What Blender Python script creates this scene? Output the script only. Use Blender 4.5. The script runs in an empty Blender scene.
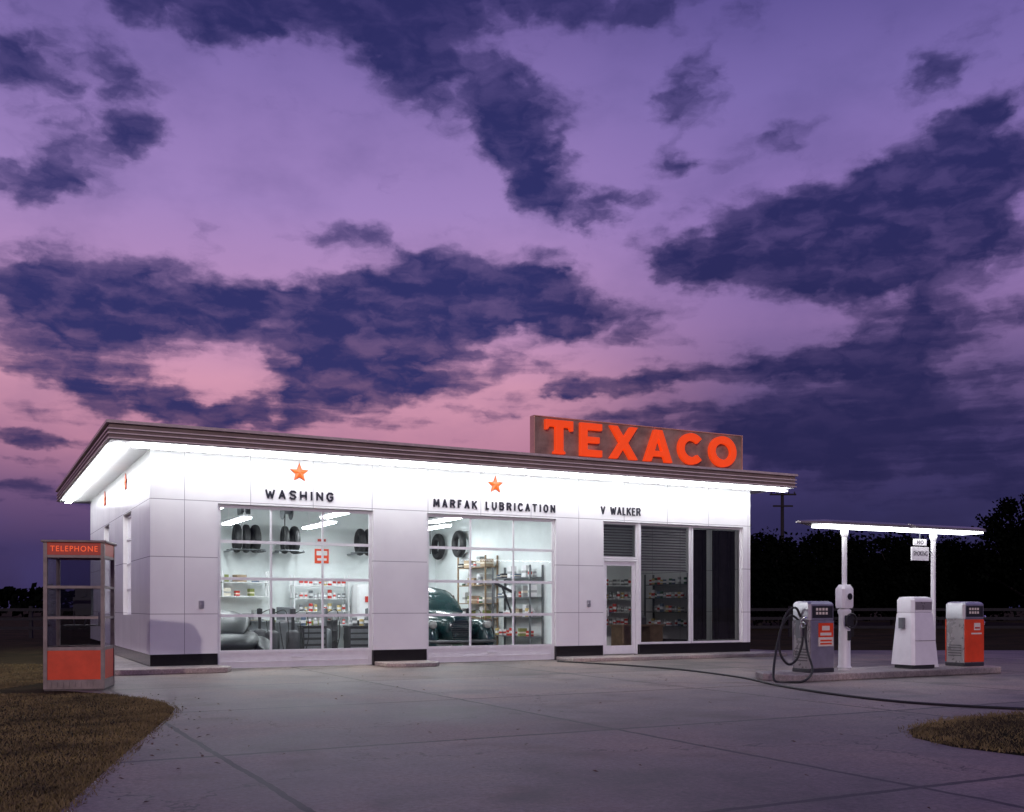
import bpy, bmesh, math, random
from mathutils import Vector, Matrix
R = random.Random(7)
scene = bpy.context.scene
scene.view_settings.view_transform = 'Standard'
scene.view_settings.look = 'None'
scene.view_settings.exposure = 0
COL = scene.collection

def lin(c):
    o = []
    for x in c:
        x = x / 255.0
        o.append(x / 12.92 if x <= 0.04045 else ((x + 0.055) / 1.055) ** 2.4)
    return (o[0], o[1], o[2], 1.0)

# site plan axes -> world (x across the forecourt, y away from the road)
CA, SA = 0.8844, 0.4667
CX, CY, CH = -3.084, -21.10, 1.30
def site(x, y):
    return (CX + CA * x + SA * y, CY - SA * x + CA * y)

# ---------------------------------------------------------------- materials
def nodes_of(m):
    m.use_nodes = True
    nt = m.node_tree
    return nt, nt.nodes, nt.links

def mat(name, col, rough=0.5, metal=0.0, var=0.12, vscale=6.0, bump=0.0, bscale=40.0, emit=None, estr=0.0, coat=0.0):
    m = bpy.data.materials.new(name)
    nt, N, L = nodes_of(m)
    b = N['Principled BSDF']
    tc = N.new('ShaderNodeTexCoord')
    nz = N.new('ShaderNodeTexNoise'); nz.inputs['Scale'].default_value = vscale; nz.inputs['Detail'].default_value = 5
    nz.inputs['Roughness'].default_value = 0.65
    L.new(tc.outputs['Object'], nz.inputs['Vector'])
    cr = N.new('ShaderNodeValToRGB')
    cr.color_ramp.elements[0].position = 0.3; cr.color_ramp.elements[1].position = 0.7
    c0 = [x * (1 - var) for x in col[:3]] + [1]; c1 = [min(1, x * (1 + var)) for x in col[:3]] + [1]
    cr.color_ramp.elements[0].color = c0; cr.color_ramp.elements[1].color = c1
    L.new(nz.outputs['Fac'], cr.inputs['Fac']); L.new(cr.outputs['Color'], b.inputs['Base Color'])
    mr = N.new('ShaderNodeMapRange'); mr.inputs['To Min'].default_value = max(0.02, rough * 0.8); mr.inputs['To Max'].default_value = min(1, rough * 1.2)
    L.new(nz.outputs['Fac'], mr.inputs['Value']); L.new(mr.outputs['Result'], b.inputs['Roughness'])
    b.inputs['Metallic'].default_value = metal
    b.inputs['Coat Weight'].default_value = coat
    if bump > 0:
        n2 = N.new('ShaderNodeTexNoise'); n2.inputs['Scale'].default_value = bscale; n2.inputs['Detail'].default_value = 4
        L.new(tc.outputs['Object'], n2.inputs['Vector'])
        bp = N.new('ShaderNodeBump'); bp.inputs['Strength'].default_value = bump; bp.inputs['Distance'].default_value = 0.01
        L.new(n2.outputs['Fac'], bp.inputs['Height']); L.new(bp.outputs['Normal'], b.inputs['Normal'])
    if emit:
        b.inputs['Emission Color'].default_value = emit
        b.inputs['Emission Strength'].default_value = estr
    return m

def emission(name, col, s):
    m = bpy.data.materials.new(name)
    nt, N, L = nodes_of(m)
    b = N['Principled BSDF']; b.inputs['Base Color'].default_value = (0.8, 0.8, 0.8, 1)
    b.inputs['Emission Color'].default_value = col; b.inputs['Emission Strength'].default_value = s
    return m

def glass(name, tint=(0.95, 0.97, 0.98, 1), ior=1.42):
    m = bpy.data.materials.new(name)
    nt, N, L = nodes_of(m)
    N.remove(N['Principled BSDF']); out = N['Material Output']
    t = N.new('ShaderNodeBsdfTransparent'); t.inputs['Color'].default_value = tint
    g = N.new('ShaderNodeBsdfGlossy'); g.inputs['Roughness'].default_value = 0.015; g.inputs['Color'].default_value = (0.9, 0.9, 0.95, 1)
    f = N.new('ShaderNodeFresnel'); f.inputs['IOR'].default_value = ior
    mx = N.new('ShaderNodeMixShader')
    L.new(f.outputs['Fac'], mx.inputs[0]); L.new(t.outputs[0], mx.inputs[1]); L.new(g.outputs[0], mx.inputs[2])
    L.new(mx.outputs[0], out.inputs['Surface'])
    return m

def math_node(N, L, op, a, b=None, c=None, clamp=False):
    n = N.new('ShaderNodeMath'); n.operation = op; n.use_clamp = clamp
    for i, v in enumerate((a, b, c)):
        if v is None: continue
        if isinstance(v, (int, float)): n.inputs[i].default_value = v
        else: L.new(v, n.inputs[i])
    return n.outputs[0]

def line_mask(N, L, coord, period, offset, width):
    # 1 on a joint line, 0 elsewhere
    a = math_node(N, L, 'ADD', coord, offset + 100 * period)
    a = math_node(N, L, 'MODULO', a, period)
    b = math_node(N, L, 'SUBTRACT', period, a)
    a = math_node(N, L, 'MINIMUM', a, b)
    return math_node(N, L, 'LESS_THAN', a, width / 2)

def panel_material():
    m = bpy.data.materials.new('white enamel panels')
    nt, N, L = nodes_of(m); b = N['Principled BSDF']
    tc = N.new('ShaderNodeTexCoord'); sp = N.new('ShaderNodeSeparateXYZ'); L.new(tc.outputs['Object'], sp.inputs[0])
    ge = N.new('ShaderNodeNewGeometry'); sn = N.new('ShaderNodeSeparateXYZ'); L.new(ge.outputs['Normal'], sn.inputs[0])
    ax = math_node(N, L, 'ABSOLUTE', sn.outputs['X']); ay = math_node(N, L, 'ABSOLUTE', sn.outputs['Y'])
    hz = line_mask(N, L, sp.outputs['Z'], 1.14, 0.0, 0.014)
    vx = math_node(N, L, 'MULTIPLY', line_mask(N, L, sp.outputs['X'], 1.317, 0.66, 0.012), math_node(N, L, 'GREATER_THAN', ay, 0.5))
    vy = math_node(N, L, 'MULTIPLY', line_mask(N, L, sp.outputs['Y'], 1.36, 0.0, 0.014), math_node(N, L, 'GREATER_THAN', ax, 0.5))
    mk = math_node(N, L, 'MAXIMUM', hz, math_node(N, L, 'MAXIMUM', vx, vy))
    nz = N.new('ShaderNodeTexNoise'); nz.inputs['Scale'].default_value = 1.1; nz.inputs['Detail'].default_value = 4
    L.new(tc.outputs['Object'], nz.inputs['Vector'])
    cr = N.new('ShaderNodeValToRGB'); cr.color_ramp.elements[0].color = (0.76, 0.755, 0.765, 1); cr.color_ramp.elements[1].color = (0.82, 0.82, 0.82, 1)
    cr.color_ramp.elements[0].position = 0.35; cr.color_ramp.elements[1].position = 0.65
    L.new(nz.outputs['Fac'], cr.inputs['Fac'])
    mx = N.new('ShaderNodeMix'); mx.data_type = 'RGBA'
    L.new(mk, mx.inputs[0]); L.new(cr.outputs['Color'], mx.inputs[6]); mx.inputs[7].default_value = (0.30, 0.29, 0.31, 1)
    L.new(mx.outputs[2], b.inputs['Base Color'])
    b.inputs['Roughness'].default_value = 0.2
    n3 = N.new('ShaderNodeTexNoise'); n3.inputs['Scale'].default_value = 1.3; L.new(tc.outputs['Object'], n3.inputs['Vector'])
    hh = math_node(N, L, 'SUBTRACT', n3.outputs['Fac'], mk)
    bp = N.new('ShaderNodeBump'); bp.inputs['Strength'].default_value = 0.2; bp.inputs['Distance'].default_value = 0.012
    L.new(hh, bp.inputs['Height']); L.new(bp.outputs['Normal'], b.inputs['Normal'])
    return m

def concrete_material(joints=True, base=(0.262, 0.222, 0.198)):
    m = bpy.data.materials.new('concrete')
    nt, N, L = nodes_of(m); b = N['Principled BSDF']
    tc = N.new('ShaderNodeTexCoord'); P = tc.outputs['Object']
    n1 = N.new('ShaderNodeTexNoise'); n1.inputs['Scale'].default_value = 0.33; n1.inputs['Detail'].default_value = 9; n1.inputs['Roughness'].default_value = 0.68
    n2 = N.new('ShaderNodeTexNoise'); n2.inputs['Scale'].default_value = 22; n2.inputs['Detail'].default_value = 6; n2.inputs['Roughness'].default_value = 0.8
    L.new(P, n1.inputs['Vector']); L.new(P, n2.inputs['Vector'])
    cr = N.new('ShaderNodeValToRGB'); e = cr.color_ramp.elements
    e[0].position = 0.34; e[0].color = [base[0] * 0.42, base[1] * 0.42, base[2] * 0.44, 1]; e[1].position = 0.66; e[1].color = [base[0] * 1.45, base[1] * 1.32, base[2] * 1.2, 1]
    x = e.new(0.48); x.color = [q * 0.9 for q in base] + [1]
    L.new(n1.outputs['Fac'], cr.inputs['Fac'])
    c2 = N.new('ShaderNodeMapRange'); c2.inputs['From Min'].default_value = 0.3; c2.inputs['From Max'].default_value = 0.7
    c2.inputs['To Min'].default_value = 0.5; c2.inputs['To Max'].default_value = 1.4
    L.new(n2.outputs['Fac'], c2.inputs['Value'])
    mul = N.new('ShaderNodeMix'); mul.data_type = 'RGBA'; mul.blend_type = 'MULTIPLY'; mul.inputs[0].default_value = 1
    L.new(cr.outputs['Color'], mul.inputs[6]); L.new(c2.outputs['Result'], mul.inputs[7])
    colr = mul.outputs[2]
    height = n2.outputs['Fac']
    if joints:
        sp = N.new('ShaderNodeSeparateXYZ'); L.new(P, sp.inputs[0])
        wob = N.new('ShaderNodeTexNoise'); wob.inputs['Scale'].default_value = 3; wob.inputs['Detail'].default_value = 5; L.new(P, wob.inputs['Vector'])
        wv = math_node(N, L, 'MULTIPLY', math_node(N, L, 'SUBTRACT', wob.outputs['Fac'], 0.5), 0.08)
        jx = line_mask(N, L, math_node(N, L, 'ADD', sp.outputs['X'], wv), 4.1, 1.2, 0.06)
        jy = line_mask(N, L, math_node(N, L, 'ADD', sp.outputs['Y'], wv), 3.9, 0.4, 0.07)
        vo = N.new('ShaderNodeTexVoronoi'); vo.feature = 'DISTANCE_TO_EDGE'; vo.inputs['Scale'].default_value = 0.2
        wa = N.new('ShaderNodeVectorMath'); wa.operation = 'MULTIPLY_ADD'
        L.new(wob.outputs['Color'], wa.inputs[0]); wa.inputs[1].default_value = (0.9, 0.9, 0.9); L.new(P, wa.inputs[2])
        L.new(wa.outputs[0], vo.inputs['Vector'])
        ck = math_node(N, L, 'LESS_THAN', vo.outputs['Distance'], 0.0026)
        ck = math_node(N, L, 'MULTIPLY', ck, 0.7)
        mk = math_node(N, L, 'MAXIMUM', ck, math_node(N, L, 'MAXIMUM', jx, jy))
        # each poured slab has its own slight tone
        fx = math_node(N, L, 'FLOOR', math_node(N, L, 'DIVIDE', math_node(N, L, 'ADD', sp.outputs['X'], 1.2), 4.1))
        fy = math_node(N, L, 'FLOOR', math_node(N, L, 'DIVIDE', math_node(N, L, 'ADD', sp.outputs['Y'], 0.4), 3.9))
        cc = N.new('ShaderNodeCombineXYZ'); L.new(fx, cc.inputs[0]); L.new(fy, cc.inputs[1])
        wn = N.new('ShaderNodeTexWhiteNoise'); L.new(cc.outputs[0], wn.inputs['Vector'])
        tone = math_node(N, L, 'ADD', math_node(N, L, 'MULTIPLY', wn.outputs['Value'], 0.34), 0.80)
        m4 = N.new('ShaderNodeMix'); m4.data_type = 'RGBA'; m4.blend_type = 'MULTIPLY'; m4.inputs[0].default_value = 1
        L.new(colr, m4.inputs[6]); L.new(tone, m4.inputs[7]); colr = m4.outputs[2]
        mx = N.new('ShaderNodeMix'); mx.data_type = 'RGBA'
        L.new(math_node(N, L, 'MULTIPLY', mk, 0.85), mx.inputs[0]); L.new(colr, mx.inputs[6]); mx.inputs[7].default_value = (0.03, 0.027, 0.027, 1)
        colr = mx.outputs[2]
        st = N.new('ShaderNodeTexNoise'); st.inputs['Scale'].default_value = 0.9; st.inputs['Detail'].default_value = 6
        L.new(P, st.inputs['Vector'])
        sr = N.new('ShaderNodeMapRange'); sr.inputs['From Min'].default_value = 0.55; sr.inputs['From Max'].default_value = 0.70; sr.inputs['To Max'].default_value = 0.65
        L.new(st.outputs['Fac'], sr.inputs['Value'])
        m3 = N.new('ShaderNodeMix'); m3.data_type = 'RGBA'; L.new(sr.outputs['Result'], m3.inputs[0]); L.new(colr, m3.inputs[6]); m3.inputs[7].default_value = (0.085, 0.07, 0.06, 1)
        colr = m3.outputs[2]
        height = math_node(N, L, 'SUBTRACT', n2.outputs['Fac'], math_node(N, L, 'MULTIPLY', mk, 2.0))
    L.new(colr, b.inputs['Base Color'])
    rr = N.new('ShaderNodeMapRange'); rr.inputs['To Min'].default_value = 0.40; rr.inputs['To Max'].default_value = 0.85
    L.new(n1.outputs['Fac'], rr.inputs['Value']); L.new(rr.outputs['Result'], b.inputs['Roughness'])
    bp = N.new('ShaderNodeBump'); bp.inputs['Strength'].default_value = 0.45; bp.inputs['Distance'].default_value = 0.008
    L.new(height, bp.inputs['Height']); L.new(bp.outputs['Normal'], b.inputs['Normal'])
    return m

def grass_ground():
    m = bpy.data.materials.new('dry grass ground')
    nt, N, L = nodes_of(m); b = N['Principled BSDF']
    tc = N.new('ShaderNodeTexCoord')
    n1 = N.new('ShaderNodeTexNoise'); n1.inputs['Scale'].default_value = 0.5; n1.inputs['Detail'].default_value = 10; n1.inputs['Roughness'].default_value = 0.75
    L.new(tc.outputs['Object'], n1.inputs['Vector'])
    cr = N.new('ShaderNodeValToRGB'); e = cr.color_ramp.elements
    e[0].position = 0.35; e[0].color = (0.016, 0.018, 0.008, 1); e[1].position = 0.65; e[1].color = (0.06, 0.045, 0.02, 1)
    L.new(n1.outputs['Fac'], cr.inputs['Fac']); L.new(cr.outputs['Color'], b.inputs['Base Color'])
    b.inputs['Roughness'].default_value = 1.0; b.inputs['Specular IOR Level'].default_value = 0.05
    n2 = N.new('ShaderNodeTexNoise'); n2.inputs['Scale'].default_value = 30; L.new(tc.outputs['Object'], n2.inputs['Vector'])
    bp = N.new('ShaderNodeBump'); bp.inputs['Strength'].default_value = 0.8; bp.inputs['Distance'].default_value = 0.04
    L.new(n2.outputs['Fac'], bp.inputs['Height']); L.new(bp.outputs['Normal'], b.inputs['Normal'])
    return m

M = {}
M['panel'] = panel_material()
M['white'] = mat('white paint', (0.74, 0.74, 0.75), 0.4, var=0.05)
M['soffit'] = mat('soffit white', (0.78, 0.78, 0.78), 0.5, var=0.04)
M['black'] = mat('black tile', (0.012, 0.011, 0.012), 0.18, var=0.3)
M['blackpaint'] = mat('black lettering', (0.02, 0.02, 0.03), 0.4)
M['fascia'] = mat('bronze fascia', (0.22, 0.165, 0.14), 0.5, 0.0, var=0.25, vscale=2)
M['rib'] = mat('pale metal rib', (0.80, 0.70, 0.64), 0.35, 0.0, var=0.15)
M['cap'] = mat('aluminium cap', (0.62, 0.53, 0.48), 0.35, 0.1, var=0.15)
M['orange'] = mat('orange red enamel', (0.85, 0.07, 0.012), 0.35, var=0.08, emit=(1, 0.075, 0.008, 1), estr=0.55)
M['star'] = mat('orange star', (0.78, 0.10, 0.008), 0.45, var=0.05)
M['starside'] = mat('star edge', (0.30, 0.03, 0.01), 0.4)
M['orangepaint'] = mat('orange red paint', (0.74, 0.065, 0.016), 0.38, var=0.15, vscale=3)
M['signpanel'] = mat('sign panel', (0.32, 0.225, 0.17), 0.6, 0.0, var=0.5, vscale=2.2)
M['signframe'] = mat('sign frame', (0.75, 0.42, 0.30), 0.4, 0.1)
M['headerorange'] = mat('header red', (0.30, 0.028, 0.012), 0.4, emit=(1, 0.06, 0.015, 1), estr=0.08)
M['headertext'] = mat('header lettering', (0.70, 0.12, 0.03), 0.5, emit=(1, 0.12, 0.025, 1), estr=0.6)
M['alu'] = mat('aluminium', (0.5, 0.5, 0.52), 0.32, 0.8, var=0.12)
M['boothframe'] = mat('booth frame paint', (0.24, 0.195, 0.175), 0.45, 0.1, var=0.3)
M['chrome'] = mat('chrome', (0.8, 0.8, 0.8), 0.08, 1.0, var=0.03)
M['rubber'] = mat('rubber', (0.014, 0.014, 0.015), 0.6, var=0.3, bump=0.2)
M['dark'] = mat('dark enamel', (0.03, 0.03, 0.035), 0.5)
M['glass'] = glass('window glass')
M['smoke'] = glass('office glass', (0.60, 0.61, 0.64, 1))
M['lamp'] = emission('fluorescent tube', (0.94, 0.97, 1.0, 1), 19)
M['lampin'] = emission('interior fluorescent', (0.92, 0.98, 1.0, 1), 40)
M['lampoff'] = emission('office fluorescent', (0.95, 0.95, 0.95, 1), 12)
M['lampisl'] = emission('island fluorescent', (0.95, 0.97, 1.0, 1), 7)
M['concrete'] = concrete_material()
M['kerb'] = concrete_material(False, (0.34, 0.30, 0.28))
M['slab'] = concrete_material(False, (0.08, 0.07, 0.065))
M['grassground'] = grass_ground()
M['inwall'] = mat('interior wall', (0.72, 0.76, 0.76), 0.5, var=0.08, vscale=1.5)
M['infloor'] = mat('interior floor', (0.22, 0.21, 0.2), 0.3, var=0.3, vscale=2)
M['wood'] = mat('shelf wood', (0.26, 0.18, 0.11), 0.6, var=0.3, vscale=5)
M['steel'] = mat('grey steel', (0.16, 0.17, 0.18), 0.4, 0.4)
M['red'] = mat('red paint', (0.50, 0.04, 0.03), 0.35)
M['green'] = mat('green paint', (0.05, 0.12, 0.07), 0.4)
M['olive'] = mat('olive paint', (0.20, 0.23, 0.06), 0.5)
M['yellow'] = mat('yellow paint', (0.55, 0.42, 0.16), 0.4)
M['blue'] = mat('blue paint', (0.09, 0.13, 0.20), 0.4)
M['carton'] = mat('cardboard', (0.36, 0.27, 0.18), 0.8, var=0.2)
M['tin'] = mat('tin grey', (0.38, 0.39, 0.39), 0.4, 0.3)
M['carpaint'] = mat('dark teal car paint', (0.006, 0.030, 0.032), 0.2, 0.0, var=0.05, coat=0.2)
M['carpaint2'] = mat('black car paint', (0.006, 0.008, 0.012), 0.45, 0.0, var=0.05)
M['trim'] = mat('dull chrome trim', (0.13, 0.13, 0.135), 0.35, 0.6)
M['lens'] = mat('lens glass', (0.35, 0.35, 0.33), 0.15)
M['blind'] = mat('venetian blind', (0.26, 0.25, 0.28), 0.5)
M['drape'] = mat('dark drape', (0.03, 0.028, 0.034), 0.8, var=0.4)
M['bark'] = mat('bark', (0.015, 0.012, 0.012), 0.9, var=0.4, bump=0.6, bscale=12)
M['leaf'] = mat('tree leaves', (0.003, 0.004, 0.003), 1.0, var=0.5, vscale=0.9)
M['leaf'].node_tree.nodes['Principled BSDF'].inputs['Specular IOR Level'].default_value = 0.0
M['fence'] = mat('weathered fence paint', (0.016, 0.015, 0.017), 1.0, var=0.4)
M['blade'] = mat('grass blades', (0.19, 0.148, 0.058), 0.9, var=0.65, vscale=1.4)
M['deadleaf'] = mat('fallen leaves', (0.10, 0.045, 0.02), 0.8, var=0.4)
M['cream'] = mat('cream paint', (0.72, 0.66, 0.55), 0.5)
M['dial'] = mat('pump dial face', (0.03, 0.03, 0.035), 0.15)
M['pumpgrey'] = mat('pump silver paint', (0.34, 0.32, 0.32), 0.28, 0.5, var=0.12)

# ---------------------------------------------------------------- mesh builder
class MB:
    def __init__(s): s.v = []; s.f = []; s.m = []
    def face(s, pts, mi=0):
        i = len(s.v); s.v += [tuple(p) for p in pts]; s.f.append(tuple(range(i, i + len(pts)))); s.m.append(mi)
    def box(s, x0, x1, y0, y1, z0, z1, mi=0):
        i = len(s.v)
        s.v += [(x0,y0,z0),(x1,y0,z0),(x1,y1,z0),(x0,y1,z0),(x0,y0,z1),(x1,y0,z1),(x1,y1,z1),(x0,y1,z1)]
        for q in ((0,3,2,1),(4,5,6,7),(0,1,5,4),(1,2,6,5),(2,3,7,6),(3,0,4,7)):
            s.f.append(tuple(i + k for k in q)); s.m.append(mi)
        return s
    def prism(s, pts, a0, a1, plane='xz', mi=0):
        def mk(p, a):
            if plane == 'xz': return (p[0], a, p[1])
            if plane == 'yz': return (a, p[0], p[1])
            return (p[0], p[1], a)
        i = len(s.v); n = len(pts)
        s.v += [mk(p, a0) for p in pts] + [mk(p, a1) for p in pts]
        s.f.append(tuple(i + k for k in range(n))); s.m.append(mi)
        s.f.append(tuple(i + n + k for k in reversed(range(n)))); s.m.append(mi)
        for k in range(n):
            k2 = (k + 1) % n
            s.f.append((i + k, i + n + k, i + n + k2, i + k2)); s.m.append(mi)
        return s
    def loft(s, rings, mi=0, caps=True, closed=True):
        i = len(s.v); n = len(rings[0])
        for r in rings: s.v += [tuple(p) for p in r]
        for a in range(len(rings) - 1):
            for k in range(n if closed else n - 1):
                k2 = (k + 1) % n
                s.f.append((i + a*n + k, i + a*n + k2, i + (a+1)*n + k2, i + (a+1)*n + k)); s.m.append(mi)
        if caps:
            s.f.append(tuple(i + k for k in range(n))); s.m.append(mi)
            e = i + (len(rings) - 1) * n
            s.f.append(tuple(e + k for k in reversed(range(n)))); s.m.append(mi)
        return s
    def rev(s, c, axis, prof, seg=20, mi=0):
        ax = {'x': 0, 'y': 1, 'z': 2}[axis]; o = [(1, 2), (2, 0), (0, 1)][ax]
        rings = []
        for r, h in prof:
            ring = []
            for k in range(seg):
                a = 2 * math.pi * k / seg; p = [c[0], c[1], c[2]]
                p[ax] += h; p[o[0]] += r * math.cos(a); p[o[1]] += r * math.sin(a); ring.append(p)
            rings.append(ring)
        return s.loft(rings, mi)
    def cyl(s, c, r, h, axis='z', seg=16, mi=0, r2=None):
        return s.rev(c, axis, [(r, 0), (r if r2 is None else r2, h)], seg, mi)
    def torus(s, c, axis, R0, r, seg=28, rs=10, mi=0, flat=1.0):
        ax = {'x': 0, 'y': 1, 'z': 2}[axis]; o = [(1, 2), (2, 0), (0, 1)][ax]
        i = len(s.v)
        for k in range(seg):
            a = 2 * math.pi * k / seg
            for j in range(rs):
                b = 2 * math.pi * j / rs; p = [c[0], c[1], c[2]]
                rr = R0 + r * math.cos(b)
                p[ax] += r * flat * math.sin(b); p[o[0]] += rr * math.cos(a); p[o[1]] += rr * math.sin(a)
                s.v.append(tuple(p))
        for k in range(seg):
            for j in range(rs):
                k2 = (k + 1) % seg; j2 = (j + 1) % rs
                s.f.append((i + k*rs + j, i + k2*rs + j, i + k2*rs + j2, i + k*rs + j2)); s.m.append(mi)
        return s
    def tube(s, pts, r, seg=8, mi=0, smooth=6, radii=None):
        P = [Vector(p) for p in pts]
        if smooth > 1:
            Q = []; RR = []
            for i in range(len(P) - 1):
                p0 = P[max(0, i-1)]; p1 = P[i]; p2 = P[i+1]; p3 = P[min(len(P)-1, i+2)]
                for k in range(smooth):
                    t = k / smooth
                    Q.append(0.5 * ((2*p1) + (-p0+p2)*t + (2*p0-5*p1+4*p2-p3)*t*t + (-p0+3*p1-3*p2+p3)*t*t*t))
                    if radii: RR.append(radii[i] * (1-t) + radii[i+1] * t)
            Q.append(P[-1])
            if radii: RR.append(radii[-1])
        else: Q = P; RR = radii
        rings = []; up = Vector((0, 0, 1))
        prev = None
        for i, q in enumerate(Q):
            d = (Q[min(len(Q)-1, i+1)] - Q[max(0, i-1)]).normalized()
            if prev is None:
                a = d.cross(up)
                if a.length < 0.1: a = d.cross(Vector((1, 0, 0)))
            else: a = prev - d * prev.dot(d)
            a.normalize(); prev = a; b = d.cross(a)
            rad = RR[i] if radii else r
            rings.append([q + (a * math.cos(2*math.pi*k/seg) + b * math.sin(2*math.pi*k/seg)) * rad for k in range(seg)])
        return s.loft(rings, mi)
    def mesh(s, name, mats, smooth=None, recalc=True):
        me = bpy.data.meshes.new(name); me.from_pydata(s.v, [], s.f)
        for mm in mats: me.materials.append(M[mm] if isinstance(mm, str) else mm)
        me.polygons.foreach_set('material_index', s.m)
        if recalc:
            bm = bmesh.new(); bm.from_mesh(me); bmesh.ops.recalc_face_normals(bm, faces=bm.faces); bm.to_mesh(me); bm.free()
        if smooth:
            me.polygons.foreach_set('use_smooth', [True] * len(me.polygons)); me.set_sharp_from_angle(angle=math.radians(smooth))
        me.update(); return me
    def obj(s, name, mats, parent=None, loc=(0,0,0), rot=(0,0,0), smooth=None, bevel=0, label=None, recalc=True):
        if not isinstance(mats, (list, tuple)): mats = [mats]
        ob = bpy.data.objects.new(name, s.mesh(name, mats, smooth, recalc)); COL.objects.link(ob)
        ob.location = loc; ob.rotation_euler = rot
        if parent: ob.parent = parent
        if bevel:
            bv = ob.modifiers.new('Bevel', 'BEVEL'); bv.width = bevel; bv.segments = 2; bv.limit_method = 'ANGLE'; bv.angle_limit = math.radians(40)
        if label: ob['label'] = label
        return ob
def bx(name, mats, parent, *b, **k):
    m_ = MB(); m_.box(*b); return m_.obj(name, mats, parent, **k)

def thing(name, label, category, loc=(0,0,0), rotz=0, group=None):
    e = bpy.data.objects.new(name, None); COL.objects.link(e)
    e.location = loc; e.rotation_euler = (0, 0, rotz); e.empty_display_size = 0.3
    e['label'] = label; e['category'] = category
    if group: e['group'] = group
    return e
def tag(ob, label, category, group=None):
    ob['label'] = label; ob['category'] = category
    if group: ob['group'] = group
    return ob
def structure(ob): ob['kind'] = 'structure'; return ob

def text(name, body, w, h, depth, mt, parent, loc, rot=(0,0,0), bold=0.0, spacing=1.1):
    cu = bpy.data.curves.new(name, 'FONT'); cu.body = body; cu.size = 1; cu.extrude = 0.05; cu.offset = bold; cu.space_character = spacing
    tmp = bpy.data.objects.new(name + '_tmp', cu); COL.objects.link(tmp)
    bpy.context.view_layer.update()
    dg = bpy.context.evaluated_depsgraph_get()
    me = bpy.data.meshes.new_from_object(tmp.evaluated_get(dg))
    bpy.data.objects.remove(tmp)
    xs = [v.co.x for v in me.vertices]; ys = [v.co.y for v in me.vertices]
    x0, x1, y0, y1 = min(xs), max(xs), min(ys), max(ys)
    for v in me.vertices:
        v.co = Vector(((v.co.x - x0) / (x1 - x0) * w, -(v.co.z + 0.05) / 0.1 * depth, (v.co.y - y0) / (y1 - y0) * h))
    me.materials.clear(); me.materials.append(M[mt])
    ob = bpy.data.objects.new(name, me); COL.objects.link(ob); ob.parent = parent; ob.location = loc; ob.rotation_euler = rot
    return ob
# block stroke lettering for the facade (each glyph on a 0..1 grid of strokes)
GL = {'A': [((0,0),(.5,1)),((.5,1),(1,0)),((.2,.33),(.8,.33))], 'B': [((0,0),(0,1)),((0,1),(.75,1)),((.75,1),(.95,.78)),((.95,.78),(.75,.53)),((0,.53),(.75,.53)),((.75,.53),(1,.27)),((1,.27),(.75,0)),((0,0),(.75,0))],
 'C': [((1,.85),(.7,1)),((.7,1),(.3,1)),((.3,1),(0,.7)),((0,.7),(0,.3)),((0,.3),(.3,0)),((.3,0),(.7,0)),((.7,0),(1,.15))], 'E': [((0,0),(0,1)),((0,1),(.9,1)),((0,.5),(.75,.5)),((0,0),(.9,0))],
 'F': [((0,0),(0,1)),((0,1),(.9,1)),((0,.52),(.75,.52))], 'G': [((1,.85),(.7,1)),((.7,1),(.3,1)),((.3,1),(0,.7)),((0,.7),(0,.3)),((0,.3),(.3,0)),((.3,0),(.75,0)),((.75,0),(1,.2)),((1,.2),(1,.48)),((1,.48),(.6,.48))],
 'H': [((0,0),(0,1)),((1,0),(1,1)),((0,.5),(1,.5))], 'I': [((.5,0),(.5,1))], 'K': [((0,0),(0,1)),((0,.4),(.95,1)),((.35,.62),(1,0))], 'L': [((0,1),(0,0)),((0,0),(.85,0))],
 'M': [((0,0),(.08,1)),((.08,1),(.5,.25)),((.5,.25),(.92,1)),((.92,1),(1,0))], 'N': [((0,0),(0,1)),((0,1),(1,0)),((1,0),(1,1))],
 'O': [((.3,0),(0,.3)),((0,.3),(0,.7)),((0,.7),(.3,1)),((.3,1),(.7,1)),((.7,1),(1,.7)),((1,.7),(1,.3)),((1,.3),(.7,0)),((.7,0),(.3,0))],
 'R': [((0,0),(0,1)),((0,1),(.75,1)),((.75,1),(1,.76)),((1,.76),(.75,.5)),((0,.5),(.75,.5)),((.55,.5),(1,0))], 'S': [((1,.88),(.7,1)),((.7,1),(.25,1)),((.25,1),(0,.76)),((0,.76),(.25,.54)),((.25,.54),(.75,.46)),((.75,.46),(1,.24)),((1,.24),(.75,0)),((.75,0),(.3,0)),((.3,0),(0,.12))],
 'T': [((.5,0),(.5,1)),((0,1),(1,1))], 'U': [((0,1),(0,.3)),((0,.3),(.3,0)),((.3,0),(.7,0)),((.7,0),(1,.3)),((1,.3),(1,1))], 'V': [((0,1),(.5,0)),((.5,0),(1,1))],
 'W': [((0,1),(.25,0)),((.25,0),(.5,.8)),((.5,.8),(.75,0)),((.75,0),(1,1))]}
WID = {'I': 0.35, 'M': 1.2, 'W': 1.35, 'E': 0.8, 'F': 0.8, 'L': 0.75, ' ': 0.7}
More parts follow.
